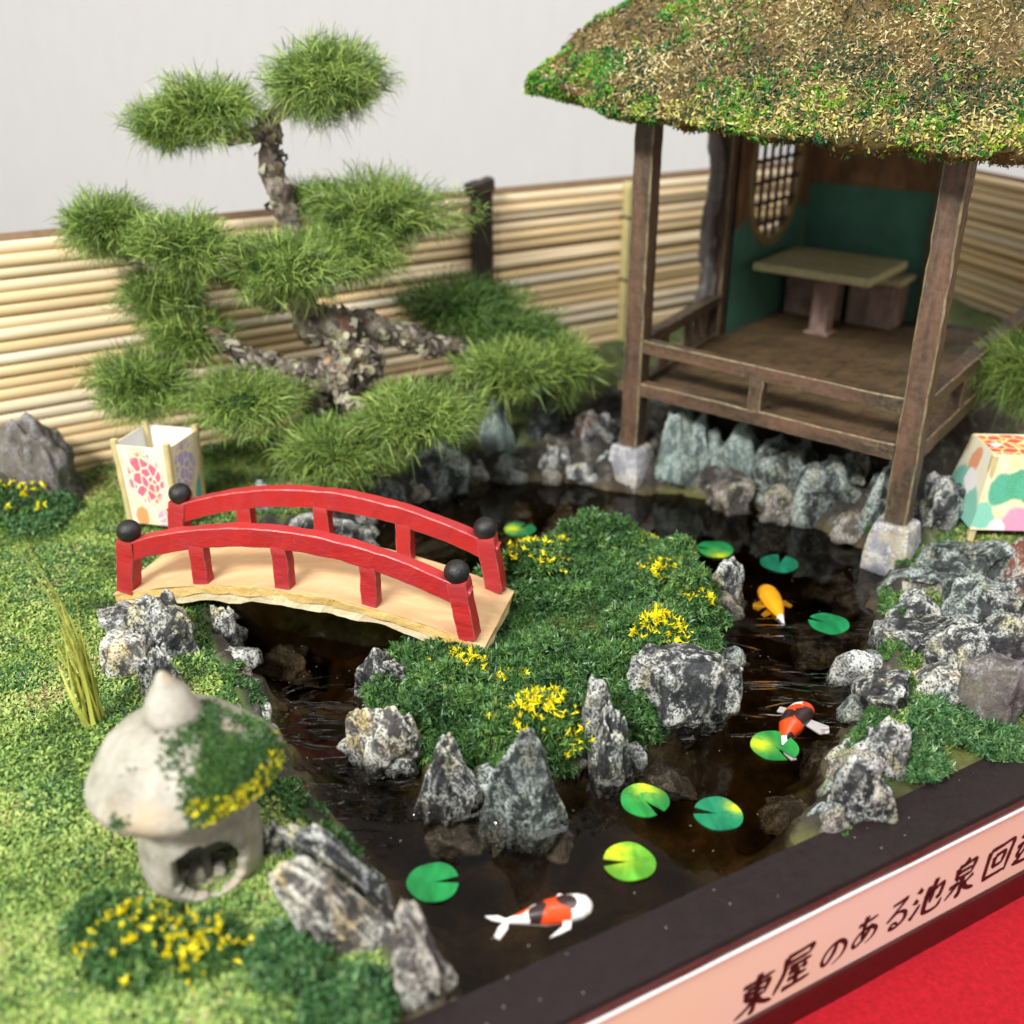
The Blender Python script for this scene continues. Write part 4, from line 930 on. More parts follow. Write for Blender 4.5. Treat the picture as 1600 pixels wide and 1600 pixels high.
V, F = crumbs(np.concatenate(cl_p), np.concatenate(cl_n), .19, 6, .6, .26); tag(mesh_np('island_moss', V, F, M['crumb']), kind='stuff')
def surf(px, py):                          # where the line of sight meets the ground
    z = 1.2
    for _ in range(14):
        q = P(px, py, z); z = .5*z+.5*gz(q[0], q[1])
    return P(px, py, z)
def clump(name, label, cat, px, py, rpx, n, ny, spots=(), base_h=.5, mat='crumb', size=.17, group=None, on=None, ysz=.19):
    """a small bush of spongy crumbs with yellow flower stars"""
    c = surf(px, py) if on is None else on; s = cmpx(c); r = rpx*s
    t = thing(name, (c[0], c[1], c[2]), label, cat, group)
    d = rdir(n); d[:, 2] = np.abs(d[:, 2]); q = d*(r*(.55+.45*rng.random((n, 1))**.5)); q[:, 2] *= base_h; q[:, 2] += .25*r*fbm(q*1.5/r+px, 2, 3)*base_h
    V, F = crumbs(q, unit(d+np.array([0, 0, .4])), size*1.25, 6, .6, .26); tag(mesh_np('foliage', V, F, M[mat], t), kind='stuff')
    if ny:
        ys = []
        ny = int(ny*1.9)
        for k in range(max(1, ny//9)):
            a = rng.random()*6.283; rr = r*1.05*math.sqrt(rng.random()); cc = np.array([rr*math.cos(a), rr*math.sin(a), 0]); m = 9
            qq = cc + rng.normal(0, r*.27, (m, 3)); h = np.sqrt(np.maximum(0, 1-(qq[:, 0]**2+qq[:, 1]**2)/(r*r*1.2)))*r*base_h*1.05; qq[:, 2] = h+.06+.1*rng.random(m)
            ys.append(qq)
        qq = np.concatenate(ys); V, F = crumbs(qq, np.tile([0, 0, 1.], (len(qq), 1)), ysz, 7, .5, .3); tag(mesh_np('flowers', V, F, M['yellow'], t), kind='stuff')
    return t
YG = 'yellow flower clumps'
for lab, px, py, rp, n, ny in [
  ('yellow flowered moss clump at the bridge end nearest the viewer', 712, 1062, 52, 900, 66),
  ('small yellow flower clump low on the island front above the triangular rock', 800, 1078, 30, 300, 20),
  ('yellow flower clump spilling down the island front left of the thin upright rock', 850, 1120, 46, 700, 58),
  ('yellow flowered moss lump behind the bridge end post', 835, 880, 42, 700, 50),
  ('small yellow flower clump just right of the bridge end, under the far knob', 800, 845, 26, 300, 18),
  ('yellow flower clump crowning the far top of the island', 950, 838, 54, 900, 62),
  ('yellow flower clump on the right shoulder of the island', 1035, 905, 40, 700, 48),
  ('largest yellow flower clump above the broad right island rock', 1038, 985, 38, 700, 62),
  ('thin yellow flower clump at the far right rim of the island', 1090, 945, 28, 380, 30),
  ('small yellow flower clump between the far crown and the right shoulder of the island', 1000, 862, 30, 380, 30),
  ('narrow yellow flower clump left of the far crown beside the knob side of the island', 868, 862, 30, 380, 26),
  ('few yellow flowers low on the front slope right of the spilling clump', 880, 1160, 30, 300, 16)]:
    clump('flower_clump', lab, 'flower clump', px, py, rp, n, ny, group=YG, base_h=.62, ysz=.15)
clump('flower_clump', 'yellow flowered bush at the foot of the grey-brown boulder on the left lawn', 'flower clump', 34, 800, 60, 1000, 26, base_h=.8, size=.16, group=YG)
clump('moss_clump', 'dark bluish-green moss clump right of the yellow bush below the boulder', 'moss clump', 92, 800, 34, 500, 0, base_h=.8, mat='crumb_blue', size=.15)
clump('moss_clump', 'dark green moss clump on the lawn in front of the yellow bush by the boulder', 'moss clump', 60, 825, 44, 600, 0, base_h=.6, mat='crumb_blue', size=.15)
clump('flower_clump', 'blurred yellow flowered bush at the bottom left in front of the stone lantern', 'flower clump', 215, 1492, 74, 1300, 40, base_h=.75, size=.13, ysz=.13, group=YG)
clump('flower_clump', 'blurred yellow flowered bush nearest the foot of the stone lantern', 'flower clump', 318, 1488, 60, 1000, 34, base_h=.75, size=.13, ysz=.13, group=YG)
clump('moss_clump', 'bluish-green moss bush between the stone lantern and the pale yellowish rock', 'moss clump', 450, 1500, 62, 1000, 0, base_h=.75, mat='crumb_blue', size=.13)
clump('moss_clump', 'glistening green moss bush in front of the pale-tipped rock at the near corner', 'moss clump', 545, 1572, 78, 1200, 0, base_h=.6, mat='crumb_blue', size=.13)
clump('moss_clump', 'dark moss bush in front of the flower bushes, nearest the left bottom edge', 'moss clump', 160, 1450, 60, 800, 0, base_h=.6, mat='crumb', size=.13)
for px, py, rp, lab in [(1462, 1128, 60, 'bright green moss clump just under the whitish lumpy rock'), (1540, 1150, 60, 'green moss clump along the tray board at the right edge'), (1430, 1190, 48, 'wet dark moss clump low on the right bank by the board'), (1352, 1232, 30, 'small wet moss clump between the dark rocks by the tray board'), (1400, 1165, 32, 'small moss clump right of the rough dark rock on the right bank'), (1590, 1075, 46, 'yellow-green moss clump beside the lichen-spotted rock')]:
    clump('moss_clump', lab, 'moss clump', px, py, rp, 800, 0, base_h=.45, mat='crumb_blue' if px != 1590 else 'lawn', size=.14)
clump('moss_clump', 'small dark moss tuft at the left edge of the island behind the knob', 'moss clump', 724, 875, 34, 450, 0, base_h=.6)

# ------------------------------------------------------------------ pine tree
M['needle'] = m_isl('pine_needle', [(.0, (.03, .08, .015)), (.25, (.09, .165, .04)), (.5, (.17, .27, .055)), (.72, (.265, .385, .075)), (.9, (.4, .51, .12)), (1., (.62, .66, .3))], .5, .3, .42, .4)
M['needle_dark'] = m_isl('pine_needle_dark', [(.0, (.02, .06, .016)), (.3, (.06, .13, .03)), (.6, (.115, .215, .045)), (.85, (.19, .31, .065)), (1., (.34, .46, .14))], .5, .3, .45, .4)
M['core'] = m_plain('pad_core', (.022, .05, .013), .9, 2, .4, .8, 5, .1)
def make_bark():
    t = NT('pine_bark'); v = t.coord(); vs = t.mapping(v, (1, 1, .55))
    col = t.ramp(t.noise(vs, 1.1, 6, .65, .5), (.34, (.025, .02, .018)), (.46, (.11, .085, .065)), (.56, (.27, .225, .175)), (.68, (.46, .41, .33)))
    col = t.mix(t.ramp(t.noise(v, .8, 4), (.5, 0.), (.6, .85)), col, (.42, .45, .26))
    col = t.mix(t.ramp(t.noise(v, 1.3, 4), (.6, 0.), (.68, .8)), col, (.2, .07, .035))
    col = t.mix(t.ramp(t.noise(v, 3, 5, .7), (.52, 0.), (.66, .8)), col, (.03, .028, .032))
    return t.done(col, .6, t.bump(t.noise(vs, 3, 8, .7), 1., .22), .4)
M['bark'] = make_bark()
base = Pd(500, 715, 45.2)
pine = thing('pine_tree', (base[0], base[1], 1.2), 'bonsai pine with layered needle pads and a gnarled trunk in front of the bamboo fence', 'tree')
def limb(mb, pts, radii, n=18, m=46, seed=0):
    path = smooth_path([Pd(*q) for q in pts], m); r = np.interp(np.linspace(0, 1, m), np.linspace(0, 1, len(radii)), radii)
    T = np.gradient(path, axis=0); T = unit(T); r = r*.76; U = np.cross(T, np.array([0, 1, 0.3])); U = unit(U); Bn = np.cross(T, U); a = np.arange(n)*2*math.pi/n
    V = path[:, None] + (U[:, None]*np.cos(a)[None, :, None] + Bn[:, None]*np.sin(a)[None, :, None])*r[:, None, None]
    D = V-path[:, None]; V = V.reshape(-1, 3); D = unit(D.reshape(-1, 3)); rr = np.repeat(r, n)
    V = V + D*(rr*(.42*ridged(V*.9+seed, 3, seed)+.3*fbm(V*2.4, 3, seed+4)))[:, None]
    F = [(i*n+j, (i+1)*n+j, (i+1)*n+(j+1) % n, i*n+(j+1) % n) for i in range(m-1) for j in range(n)] + [tuple(range(n)), tuple((m-1)*n+j for j in range(n-1, -1, -1))]
    mb.add(V, F)
tm = MB()
limb(tm, [(495, 735, 45.2), (500, 660, 45.2), (505, 605, 45.2), (545, 560, 44.8), (540, 520, 44.8), (490, 505, 45.2), (468, 470, 45.5), (455, 430, 46), (452, 380, 46), (448, 330, 46), (430, 280, 46), (420, 225, 46), (424, 175, 46)], [.9, .75, .75, .85, .85, .85, .75, .65, .58, .52, .5, .48, .42], 22, 90, 1)
limb(tm, [(545, 590, 44.6), (500, 585, 44.2), (440, 575, 44), (390, 560, 43.5), (355, 535, 43.5), (310, 510, 43.8)], [.7, .68, .55, .46, .36, .28], 18, 50, 2)
limb(tm, [(510, 535, 45), (560, 515, 45.2), (620, 520, 45.8), (660, 540, 46), (700, 540, 46.5), (735, 565, 47)], [.72, .74, .58, .45, .34, .28], 18, 50, 3)
limb(tm, [(560, 530, 45), (580, 555, 44.8), (560, 600, 44.6), (520, 615, 44.8)], [.5, .55, .55, .5], 16, 30, 4)
limb(tm, [(424, 205, 46), (385, 213, 45.6), (330, 205, 45.2)], [.4, .32, .25], 12, 24, 5)
limb(tm, [(424, 190, 46), (450, 160, 46), (500, 140, 46)], [.4, .35, .25], 12, 24, 6)
limb(tm, [(440, 470, 45.5), (400, 460, 45), (330, 425, 44), (270, 415, 43.5), (205, 400, 44), (170, 375, 44)], [.5, .42, .38, .38, .3, .25], 12, 40, 7)
limb(tm, [(450, 400, 46), (500, 370, 46), (570, 360, 46)], [.4, .35, .3], 12, 24, 8)
limb(tm, [(395, 565, 43.5), (390, 600, 43), (385, 630, 42.5)], [.4, .35, .3], 12, 20, 9)
limb(tm, [(520, 600, 45), (560, 640, 43.5), (600, 690, 42)], [.5, .4, .3], 12, 20, 10)
limb(tm, [(310, 510, 43.8), (270, 540, 43.8), (235, 600, 43)], [.35, .3, .25], 12, 20, 11)
limb(tm, [(735, 565, 47), (780, 575, 46.5), (830, 580, 46)], [.35, .3, .25], 12, 20, 12)
trunk = child(tm.build('trunk', M['bark'], smooth=True), pine)
M['bark_flake'] = m_isl('bark_flake', [(.0, (.03, .024, .022)), (.25, (.1, .08, .065)), (.45, (.24, .2, .16)), (.6, (.4, .36, .29)), (.75, (.42, .44, .27)), (.88, (.24, .1, .06)), (1., (.5, .46, .4))], .8, .3, .6, .4)
tv = np.array([v.co[:] for v in trunk.data.vertices]); tt = np.array([[f.vertices[0], f.vertices[k], f.vertices[k+1]] for f in trunk.data.polygons if len(f.vertices) == 4 for k in (1, 2)])
p, N = sample_tris(tv, tt, 1900, lambda c, N: 1+2*(c[:, 2] < 8)); V, F = flakes(p, N, .36, .26, .22, .1); o = mesh_np('bark_flakes', V, F, M['bark_flake']); o.parent = trunk; tag(o, kind='stuff')
def pad(parent, px, py, rx, ry, y, n, mat='needle', ln=.62, sub=(), droop=.3, name='needle_pad'):
    c = Pd(px, py, y); s = depth(c)/FPX; R_ = np.array([rx*s, rx*s*.8, ry*s*1.0])*np.array([1.08, 1.08, 1.])
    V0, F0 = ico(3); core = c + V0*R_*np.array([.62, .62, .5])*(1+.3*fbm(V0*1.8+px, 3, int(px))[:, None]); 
    n = int(n*1.9); d = rdir(n); lump = 1+.5*fbm(d*1.9+px*.1, 3, int(py)); p = c + d*R_*np.array([1, 1, .86])*(.35+.58*rng.random((n, 1)))*lump[:, None]
    D = unit(d*np.array([1, 1, .8]) + 1.0*rdir(n) + np.array([0, 0, .2]))
    V, F = needles(p, D, ln*s/.029, .025, droop)
    w_ = n//70                                                 # long wispy hairs
    dw = rdir(w_); pw_ = c + dw*R_*.9; V2, F2 = needles(pw_, unit(dw+.8*rdir(w_)), ln*1.5*s/.029, .022, .5)
    wb_ = n//16                                                # stiff bright needles that stand out of the fur
    db = rdir(wb_); db[:, 2] = np.abs(db[:, 2])*.9-.25; db = unit(db); V3, F3 = needles(c + db*R_*(.55+.35*rng.random((wb_, 1))), unit(db+.75*rdir(wb_)+np.array([0, 0, .25])), ln*1.25*s/.029, .046, .15)
    F2 = np.concatenate([F2, F3+len(V2)]); V2 = np.concatenate([V2, V3])
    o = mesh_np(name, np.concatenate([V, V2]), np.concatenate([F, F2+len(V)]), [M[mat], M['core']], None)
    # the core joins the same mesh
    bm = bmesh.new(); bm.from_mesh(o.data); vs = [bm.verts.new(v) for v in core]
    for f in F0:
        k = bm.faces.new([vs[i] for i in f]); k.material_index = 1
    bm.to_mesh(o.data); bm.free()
    return child(o, parent)
for px, py, rx, ry, y, n, mat in [
  (507, 128, 96, 72, 46, 6500, 'needle'), (322, 172, 78, 55, 45.4, 4200, 'needle'), (262, 200, 55, 40, 45, 2400, 'needle'),
  (166, 352, 66, 54, 44, 3800, 'needle'), (288, 385, 78, 58, 43, 4200, 'needle'), (450, 418, 96, 62, 43.5, 5200, 'needle'),
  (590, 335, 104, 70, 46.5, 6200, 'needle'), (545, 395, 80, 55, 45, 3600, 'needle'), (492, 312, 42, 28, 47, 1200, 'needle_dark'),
  (255, 465, 60, 62, 44.5, 3400, 'needle'), (300, 525, 62, 50, 44, 3000, 'needle'), (225, 600, 78, 66, 42.5, 5000, 'needle'),
  (385, 628, 82, 48, 42, 4600, 'needle'), (520, 706, 84, 56, 41, 5000, 'needle'), (645, 655, 96, 58, 41.6, 5600, 'needle'),
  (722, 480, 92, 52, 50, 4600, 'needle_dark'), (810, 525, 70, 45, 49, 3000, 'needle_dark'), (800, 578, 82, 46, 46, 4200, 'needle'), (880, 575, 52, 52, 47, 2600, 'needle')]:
    pad(pine, px, py, rx, ry, y, n, mat)
c = Pd(1610, 575, 44.5)
tuft = thing('pine_shrub', (c[0], c[1], c[2]-2), 'low green needle shrub at the right picture edge beside the pavilion rail', 'shrub')
pad(tuft, 1618, 575, 78, 60, 44.5, 4200, 'needle', ln=1.0)
child(MB().sweep(line((c[0]+.5, c[1], 1.2), c, 8), .5, .5, n=10, jit=.05).build('stem', M['bark'], smooth=True), tuft)

# tuft of reed
b_ = surf(150, 1128)
reed = thing('reed_tuft', b_, 'tall yellow-green reed tuft rising from the lawn left of the stone lantern', 'reed')
M['reed'] = m_isl('reed_blade', [(.0, (.22, .26, .04)), (.5, (.42, .44, .08)), (1., (.58, .56, .2))], 1, .2, .45, .4)
mb = MB()
for k in range(64):
    a = rng.random(); topx = 78+85*a+rng.normal(0, 8) if k else 76; hpx = 1128-(850 if k < 3 else 900+70*rng.random()+90*abs(a-.4)+60*rng.random())
    s_ = cmpx(b_); h = hpx*s_/.86; dx = ((92 if k < 3 else 108+48*a+rng.normal(0, 8))-150)*s_
    o0 = np.array([rng.normal(0, .14), rng.normal(0, .14), -.05])
    pth = smooth_path([o0, o0+np.array([dx*.22, rng.normal(0, .1), h*.5]), o0+np.array([dx*(1. if k < 3 else .75), rng.normal(0, .3), h])], 10)
    r_ = rdir(1)[0]; bl = np.cross([0, 0, 1], r_)*.1
    V = np.concatenate([np.stack([q-bl*w_, q+bl*w_]) for q, w_ in zip(pth, np.linspace(1, .15, 10))])
    o = mesh_np('blade', V, [(i*2, i*2+1, i*2+3, i*2+2) for i in range(9)], M['reed'], reed)

# ------------------------------------------------------------------ paper lanterns
def make_paper(name, base, spots, wash=()):
    """printed paper: spots = (u, v, r, colour, cell scale or 0 for a flat blot)"""
    t = NT(name); uv = t.coord('UV'); wn = t.vadd(uv, t.vadd(t.vadd(t.noise(uv, 7, 3, out='Color'), (-.5, -.5, -.5)), (.1, .1, 0), 'MULTIPLY'))
    col = t.mix(t.ramp(t.noise(uv, 3.5, 4), (.4, 0.), (.65, 1.)), base, tuple(min(1, c*k) for c, k in zip(base, (.98, .9, .62))))
    for u, v, r, c, cs in spots:
        d = t.vdist(wn, (u, v, 0)); m = t.ramp(t.math('DIVIDE', d, r), (.82, 1.), (1., 0.))
        if cs:
            e = t.voro(uv, cs, 'DISTANCE_TO_EDGE'); m = t.math('MULTIPLY', m, t.ramp(e, (.06, 0.), (.11, 1.)))
        col = t.mix(m, col, c)
    col = t.mix(t.ramp(t.noise(uv, 30, 4), (.35, .12), (.65, 0.)), col, (.75, .72, .6))
    return t.done(col, .7, t.bump(t.noise(uv, 40, 3), .15, .02), .25)
CR = (.8, .74, .58)
M['paper_pink'] = make_paper('paper_pink', (.82, .76, .62), [(.5, .6, .36, (.68, .1, .2), 8), (.3, .1, .14, (.75, .3, .1), 0), (.75, .1, .16, (.6, .35, .5), 8)])
M['paper_purple'] = make_paper('paper_purple', (.74, .66, .48), [(.45, .68, .34, (.4, .32, .56), 8), (.42, .26, .2, (.6, .1, .06), 5), (.95, .22, .26, (.1, .4, .33), 0), (.3, .05, .2, (.7, .6, .15), 0)])
M['paper_white'] = m_plain('paper_inside', (.8, .79, .78), .8, 2, .05, .1)
M['stick'] = m_plain('pale_stick', (.62, .52, .26), .55, 2, .25)
M['paper_scale'] = make_paper('paper_scale', (.78, .66, .3), [(.45, .5, .62, (.62, .07, .035), 5), (.2, .5, .1, (.75, .74, .8), 0)])
M['paper_cloud'] = make_paper('paper_cloud', (.82, .75, .52), [(.3, .55, .24, (.06, .38, .24), 0), (.55, .62, .22, (.05, .35, .2), 0), (.78, .55, .26, (.06, .4, .24), 0), (.1, .2, .2, (.2, .55, .42), 0), (.62, .05, .3, (.76, .3, .46), 0), (.9, .12, .25, (.76, .36, .5), 0), (.3, .06, .1, (.75, .72, .8), 0)])
M['paper_side'] = make_paper('paper_side', (.8, .78, .66), [(.5, .75, .2, (.72, .3, .14), 0), (.35, .25, .4, (.18, .5, .4), 0), (.7, .18, .35, (.2, .52, .42), 0), (.6, .5, .18, (.82, .78, .8), 0), (.15, .02, .16, (.75, .6, .04), 0)])
M['paper_green'] = make_paper('paper_green', (.8, .76, .55), [(.5, .4, .4, (.08, .4, .26), 0), (.3, .8, .2, (.7, .3, .4), 0)])
def panel(name, q, mat, inner, par, th=.05):
    """one sheet of paper with thickness: q = four corners (bottom left, bottom right, top right, top left) seen from outside"""
    q = [np.asarray(v, float) for v in q]; n_ = np.cross(q[1]-q[0], q[3]-q[0]); n_ /= np.linalg.norm(n_)
    V = q + [v-n_*th for v in q]; F = [(0, 1, 2, 3), (7, 6, 5, 4), (0, 4, 5, 1), (1, 5, 6, 2), (2, 6, 7, 3), (3, 7, 4, 0)]
    uq = [(0, 0), (1, 0), (1, 1), (0, 1)]; uv = uq + uq[::-1] + [(0, 0)]*16
    o = mesh_np(name, V, F, [mat, inner], par, mi=[0, 1, 0, 0, 0, 0], uv=uv); return o
def paper_lantern(label, c, yaw, sb, st, z0, z1, mats, sticks, top=None, foot=.4, tilt=0.):
    t = thing('paper_lantern', c, label, 'lantern', 'paper lanterns'); t.rotation_euler = (0, tilt, yaw)
    ring = lambda s, z: [np.array([s*math.cos(a), s*math.sin(a), z]) for a in (math.pi*1.25, math.pi*1.75, math.pi*.25, math.pi*.75)]
    B, T = ring(sb/math.sqrt(2), z0), ring(st/math.sqrt(2), z1)
    for i in range(4):
        j = (i+1) % 4; panel('paper_panel', [B[i], B[j], T[j], T[i]], M[mats[i]], M['paper_white'], t)
    for i in range(4):
        a, b = B[i]*.93, T[i]*.93; d = (b-a)/np.linalg.norm(b-a)
        mb = MB().sweep(line(np.array([a[0], a[1], 0])*1.0, np.array([b[0], b[1], z1+sticks]), 8), .26, .26, up=(1, 0, 0), jit=.02, seed=i); o = mb.build('corner_stick', M['stick']); o.parent = t
    if top: panel('paper_top', [T[0]+np.array([0, 0, -.03]), T[1]+np.array([0, 0, -.03]), T[2]+np.array([0, 0, -.03]), T[3]+np.array([0, 0, -.03])], M[top], M['paper_white'], t)
    return t
c = P(268, 838, 1.2); c = c + np.array([c[0], c[1], 0])/np.hypot(c[0], c[1])*1.7
paper_lantern('open-topped square paper lantern with pink and purple flower print on the lawn behind the bridge', (c[0], c[1], 1.15), R(77), 2.25, 2.5, .35, 3.85, ['paper_purple', 'paper_green', 'paper_green', 'paper_pink'], .2)
c0 = P(1514, 838, 1.55)
yaw = R(-3); ux_ = np.array([math.cos(yaw), math.sin(yaw), 0]); vy_ = np.array([-ux_[1], ux_[0], 0])
cc = c0 + ux_*1.75 + vy_*1.75
paper_lantern('closed tapered paper lantern printed with red scales and a green cloud', (cc[0], cc[1], 1.3), yaw, 3.5, 2.35, .55, 3.6, ['paper_cloud', 'paper_green', 'paper_green', 'paper_side'], -.1, 'paper_scale')

# ------------------------------------------------------------------ stone lantern in the foreground
def make_lstone():
    t = NT('lantern_stone'); v = t.coord()
    col = t.ramp(t.noise(v, .9, 6, .65), (.3, (.18, .165, .13)), (.5, (.33, .31, .255)), (.7, (.45, .43, .38)))
    col = t.mix(t.ramp(t.noise(v, .6, 3), (.56, 0.), (.7, .6)), col, (.4, .3, .17))
    col = t.mix(t.ramp(t.noise(v, 2, 5, .7), (.64, 0.), (.72, .5)), col, (.2, .17, .12))
    return t.done(col, t.mrange(t.noise(v, 1.2, 4), .4, .6, .3, .7), t.bump(t.noise(v, 2.4, 7, .65), .7, .12), .5)
M['lstone'] = make_lstone(); M['lbar_shadow'] = m_plain('lantern_bar_shadow', (.1, .095, .08), .8, 3, .4, .4, 5)
lc = P(330, 1402, .75); lc = lc + np.array([lc[0], lc[1], 0])/np.hypot(lc[0], lc[1])*1.05
LZ = gz(lc[0], lc[1])-.1
sl = thing('stone_lantern', (lc[0], lc[1], LZ), 'squat pale stone lantern with a mossy mushroom-shaped cap on the near left lawn', 'stone lantern')
ns = 72
def lathe(prof, wob=.05, seed=0, cx=0., cy=0.):
    V = np.array([(cx+r*math.cos(2*math.pi*j/ns), cy+r*math.sin(2*math.pi*j/ns), z) for r, z in prof for j in range(ns)])
    V = V + wob*np.stack([fbm(V*.8+q*9, 3, seed+q) for q in range(3)], 1)
    F = [(i*ns+j, i*ns+(j+1) % ns, (i+1)*ns+(j+1) % ns, (i+1)*ns+j) for i in range(len(prof)-1) for j in range(ns)]
    return V, F
# hollow fire box with a big round opening towards the viewer and a smaller one behind
body_p = [(1.2, -.25), (1.42, .1), (1.52, .5), (1.53, 1.0), (1.47, 1.5), (1.36, 2.0), (1.32, 2.5), (1.3, 2.95)]
zz = np.linspace(-.25, 2.95, 40); rr = np.interp(zz, [q[1] for q in body_p], [q[0] for q in body_p])
Vo, _ = lathe(list(zip(rr, zz)), .07, 300); Vi, _ = lathe(list(zip(rr-.36, np.maximum(zz, .22))), .05, 310)
th = math.atan2(-lc[1], -lc[0]) - .12
def hole(V):
    a = np.arctan2(V[:, 1], V[:, 0]); h = np.zeros(len(V), bool)
    for da, w_, z0_, hz in ((th+.16, .56, 1.1, .72), (th+math.pi-.35, .5, 1.3, .6)):
        d = (a-da+math.pi) % (2*math.pi) - math.pi; h |= ((np.abs(d)/w_)**2.4 + (np.abs(V[:, 2]-z0_)/hz)**2.4 < 1)
    return h
nzz = 40; ho = hole(Vo); F = []; nV = len(Vo); keep = np.zeros((nzz-1, ns), bool)
for i in range(nzz-1):
    for j in range(ns):
        k = [i*ns+j, i*ns+(j+1) % ns, (i+1)*ns+(j+1) % ns, (i+1)*ns+j]; keep[i, j] = not (ho[k].sum() >= 2)
for i in range(nzz-1):
    for j in range(ns):
        if not keep[i, j]: continue
        k = [i*ns+j, i*ns+(j+1) % ns, (i+1)*ns+(j+1) % ns, (i+1)*ns+j]
        F.append(tuple(k)); F.append(tuple(q+nV for q in k[::-1]))
        for (di, dj, e) in ((0, 1, (1, 2)), (0, -1, (3, 0)), (1, 0, (2, 3)), (-1, 0, (0, 1))):
            i2, j2 = i+di, (j+dj) % ns
            if i2 < 0 or i2 >= nzz-1 or not keep[i2, j2]:
                a, b = k[e[0]], k[e[1]]; F.append((a, a+nV, b+nV, b))
o = mesh_np('fire_box', np.concatenate([Vo, Vi]), F, M['lstone'], sl, True)
m = o.modifiers.new('round', 'SUBSURF'); m.levels = 1; m.render_levels = 1
V, F = lathe([(.05, .2), (.6, .24), (1.15, .2), (1.2, .0)], .05, 320); F.append(tuple(range(ns)))
mesh_np('fire_box_floor', V, F, M['lstone'], sl, True)
for dz_, dx_, r_, s_ in ((.3, .15, .3, 400), (.28, -.35, .22, 401), (.27, .45, .2, 402)):
    p_, f_ = rock_shape(3, s_, .3, .7); q = p_*r_ + np.array([-math.cos(-th)*.0+dx_*math.sin(th)+.5*math.cos(th), -dx_*math.cos(th)+.5*math.sin(th), dz_]); mesh_np('stone_chip', q, f_, M['lstone'], sl, True)
rd = np.array([math.cos(th+.16), math.sin(th+.16), 0]); td = np.array([-rd[1], rd[0], 0])
for a_, b_ in ((rd*.55+np.array([0, 0, .2]), rd*.55+np.array([0, 0, 2.2])), (rd*.55-td*.95+np.array([0, 0, 1.15]), rd*.55+td*.95+np.array([0, 0, 1.15]))):
    o = MB().sweep(line(a_, b_, 8), .26, .26, up=rd, jit=.03, seed=5).build('window_bar_shadow', M['lbar_shadow']); o.parent = sl  # dark grey cross stands in for the shadow of the back window bars
cap = [(.0, 2.9), (.9, 2.84), (1.6, 2.8), (2.1, 2.84), (2.24, 3.0), (2.3, 3.2), (2.12, 3.5), (1.82, 3.86), (1.4, 4.2), (1.02, 4.46), (.7, 4.64), (.35, 4.7), (.0, 4.74)]
cp_ = smooth_path([(r, 0, z) for r, z in cap], 48)[:, [0, 2]]; cp_[:, 0] = np.maximum(cp_[:, 0], .001)
V, F = lathe([tuple(q) for q in cp_], .1, 330)
TL = Matrix.Rotation(R(-3), 3, 'Y') @ Matrix.Rotation(R(0), 3, 'X'); TLn = np.array(TL)
off = np.array([-.1, 0, .05]); piv = np.array([0, 0, 2.6])
V = (V-piv)@TLn.T + piv + off
ca = mesh_np('cap', V, F, M['lstone'], sl, True)
fz = [(.62, 4.52), (.62, 4.74), (.54, 5.0), (.42, 5.26), (.25, 5.54), (.12, 5.74), (.001, 5.82)]
fp = smooth_path([(r, 0, z) for r, z in fz], 26)[:, [0, 2]]; fp[:, 0] = np.maximum(fp[:, 0], .001)
V2, F2 = lathe([tuple(q) for q in fp], .09, 340); V2 = (V2-piv)@TLn.T + piv + off
fi = mesh_np('finial', V2, F2, M['lstone'], sl, True)
T3 = np.array([(f[0], f[1], f[2]) for f in F]+[(f[0], f[2], f[3]) for f in F])
def capw(c, N):
    a = np.arctan2(c[:, 1]-off[1], c[:, 0]-off[0]); d = np.abs((a-R(-22)+math.pi) % (2*math.pi)-math.pi)
    return (N[:, 2] > -.1)*(c[:, 2] > 3.)*sstep(1.55-d+.9*fbm(c*.9, 3, 351), 0, 1.9)**1.3*(np.hypot(c[:, 0]-off[0], c[:, 1]) > .62)
p, N = sample_tris(V, T3, 6500, capw); V3, F3 = crumbs(p, N, .07, 6, .8, .34); o = mesh_np('cap_moss', V3, F3, M['crumb'], ca); tag(o, kind='stuff')
p, N = sample_tris(V, T3, 300, lambda c, N: capw(c, N)*(c[:, 2] < 3.7)*(N[:, 2] > -.3)*sstep(fbm(c*1.1, 2, 361), -.1, .3)); V3, F3 = crumbs(p, N, .085, 6, .8, .5); o = mesh_np('cap_flowers', V3, F3, M['yellow'], ca); tag(o, kind='stuff')

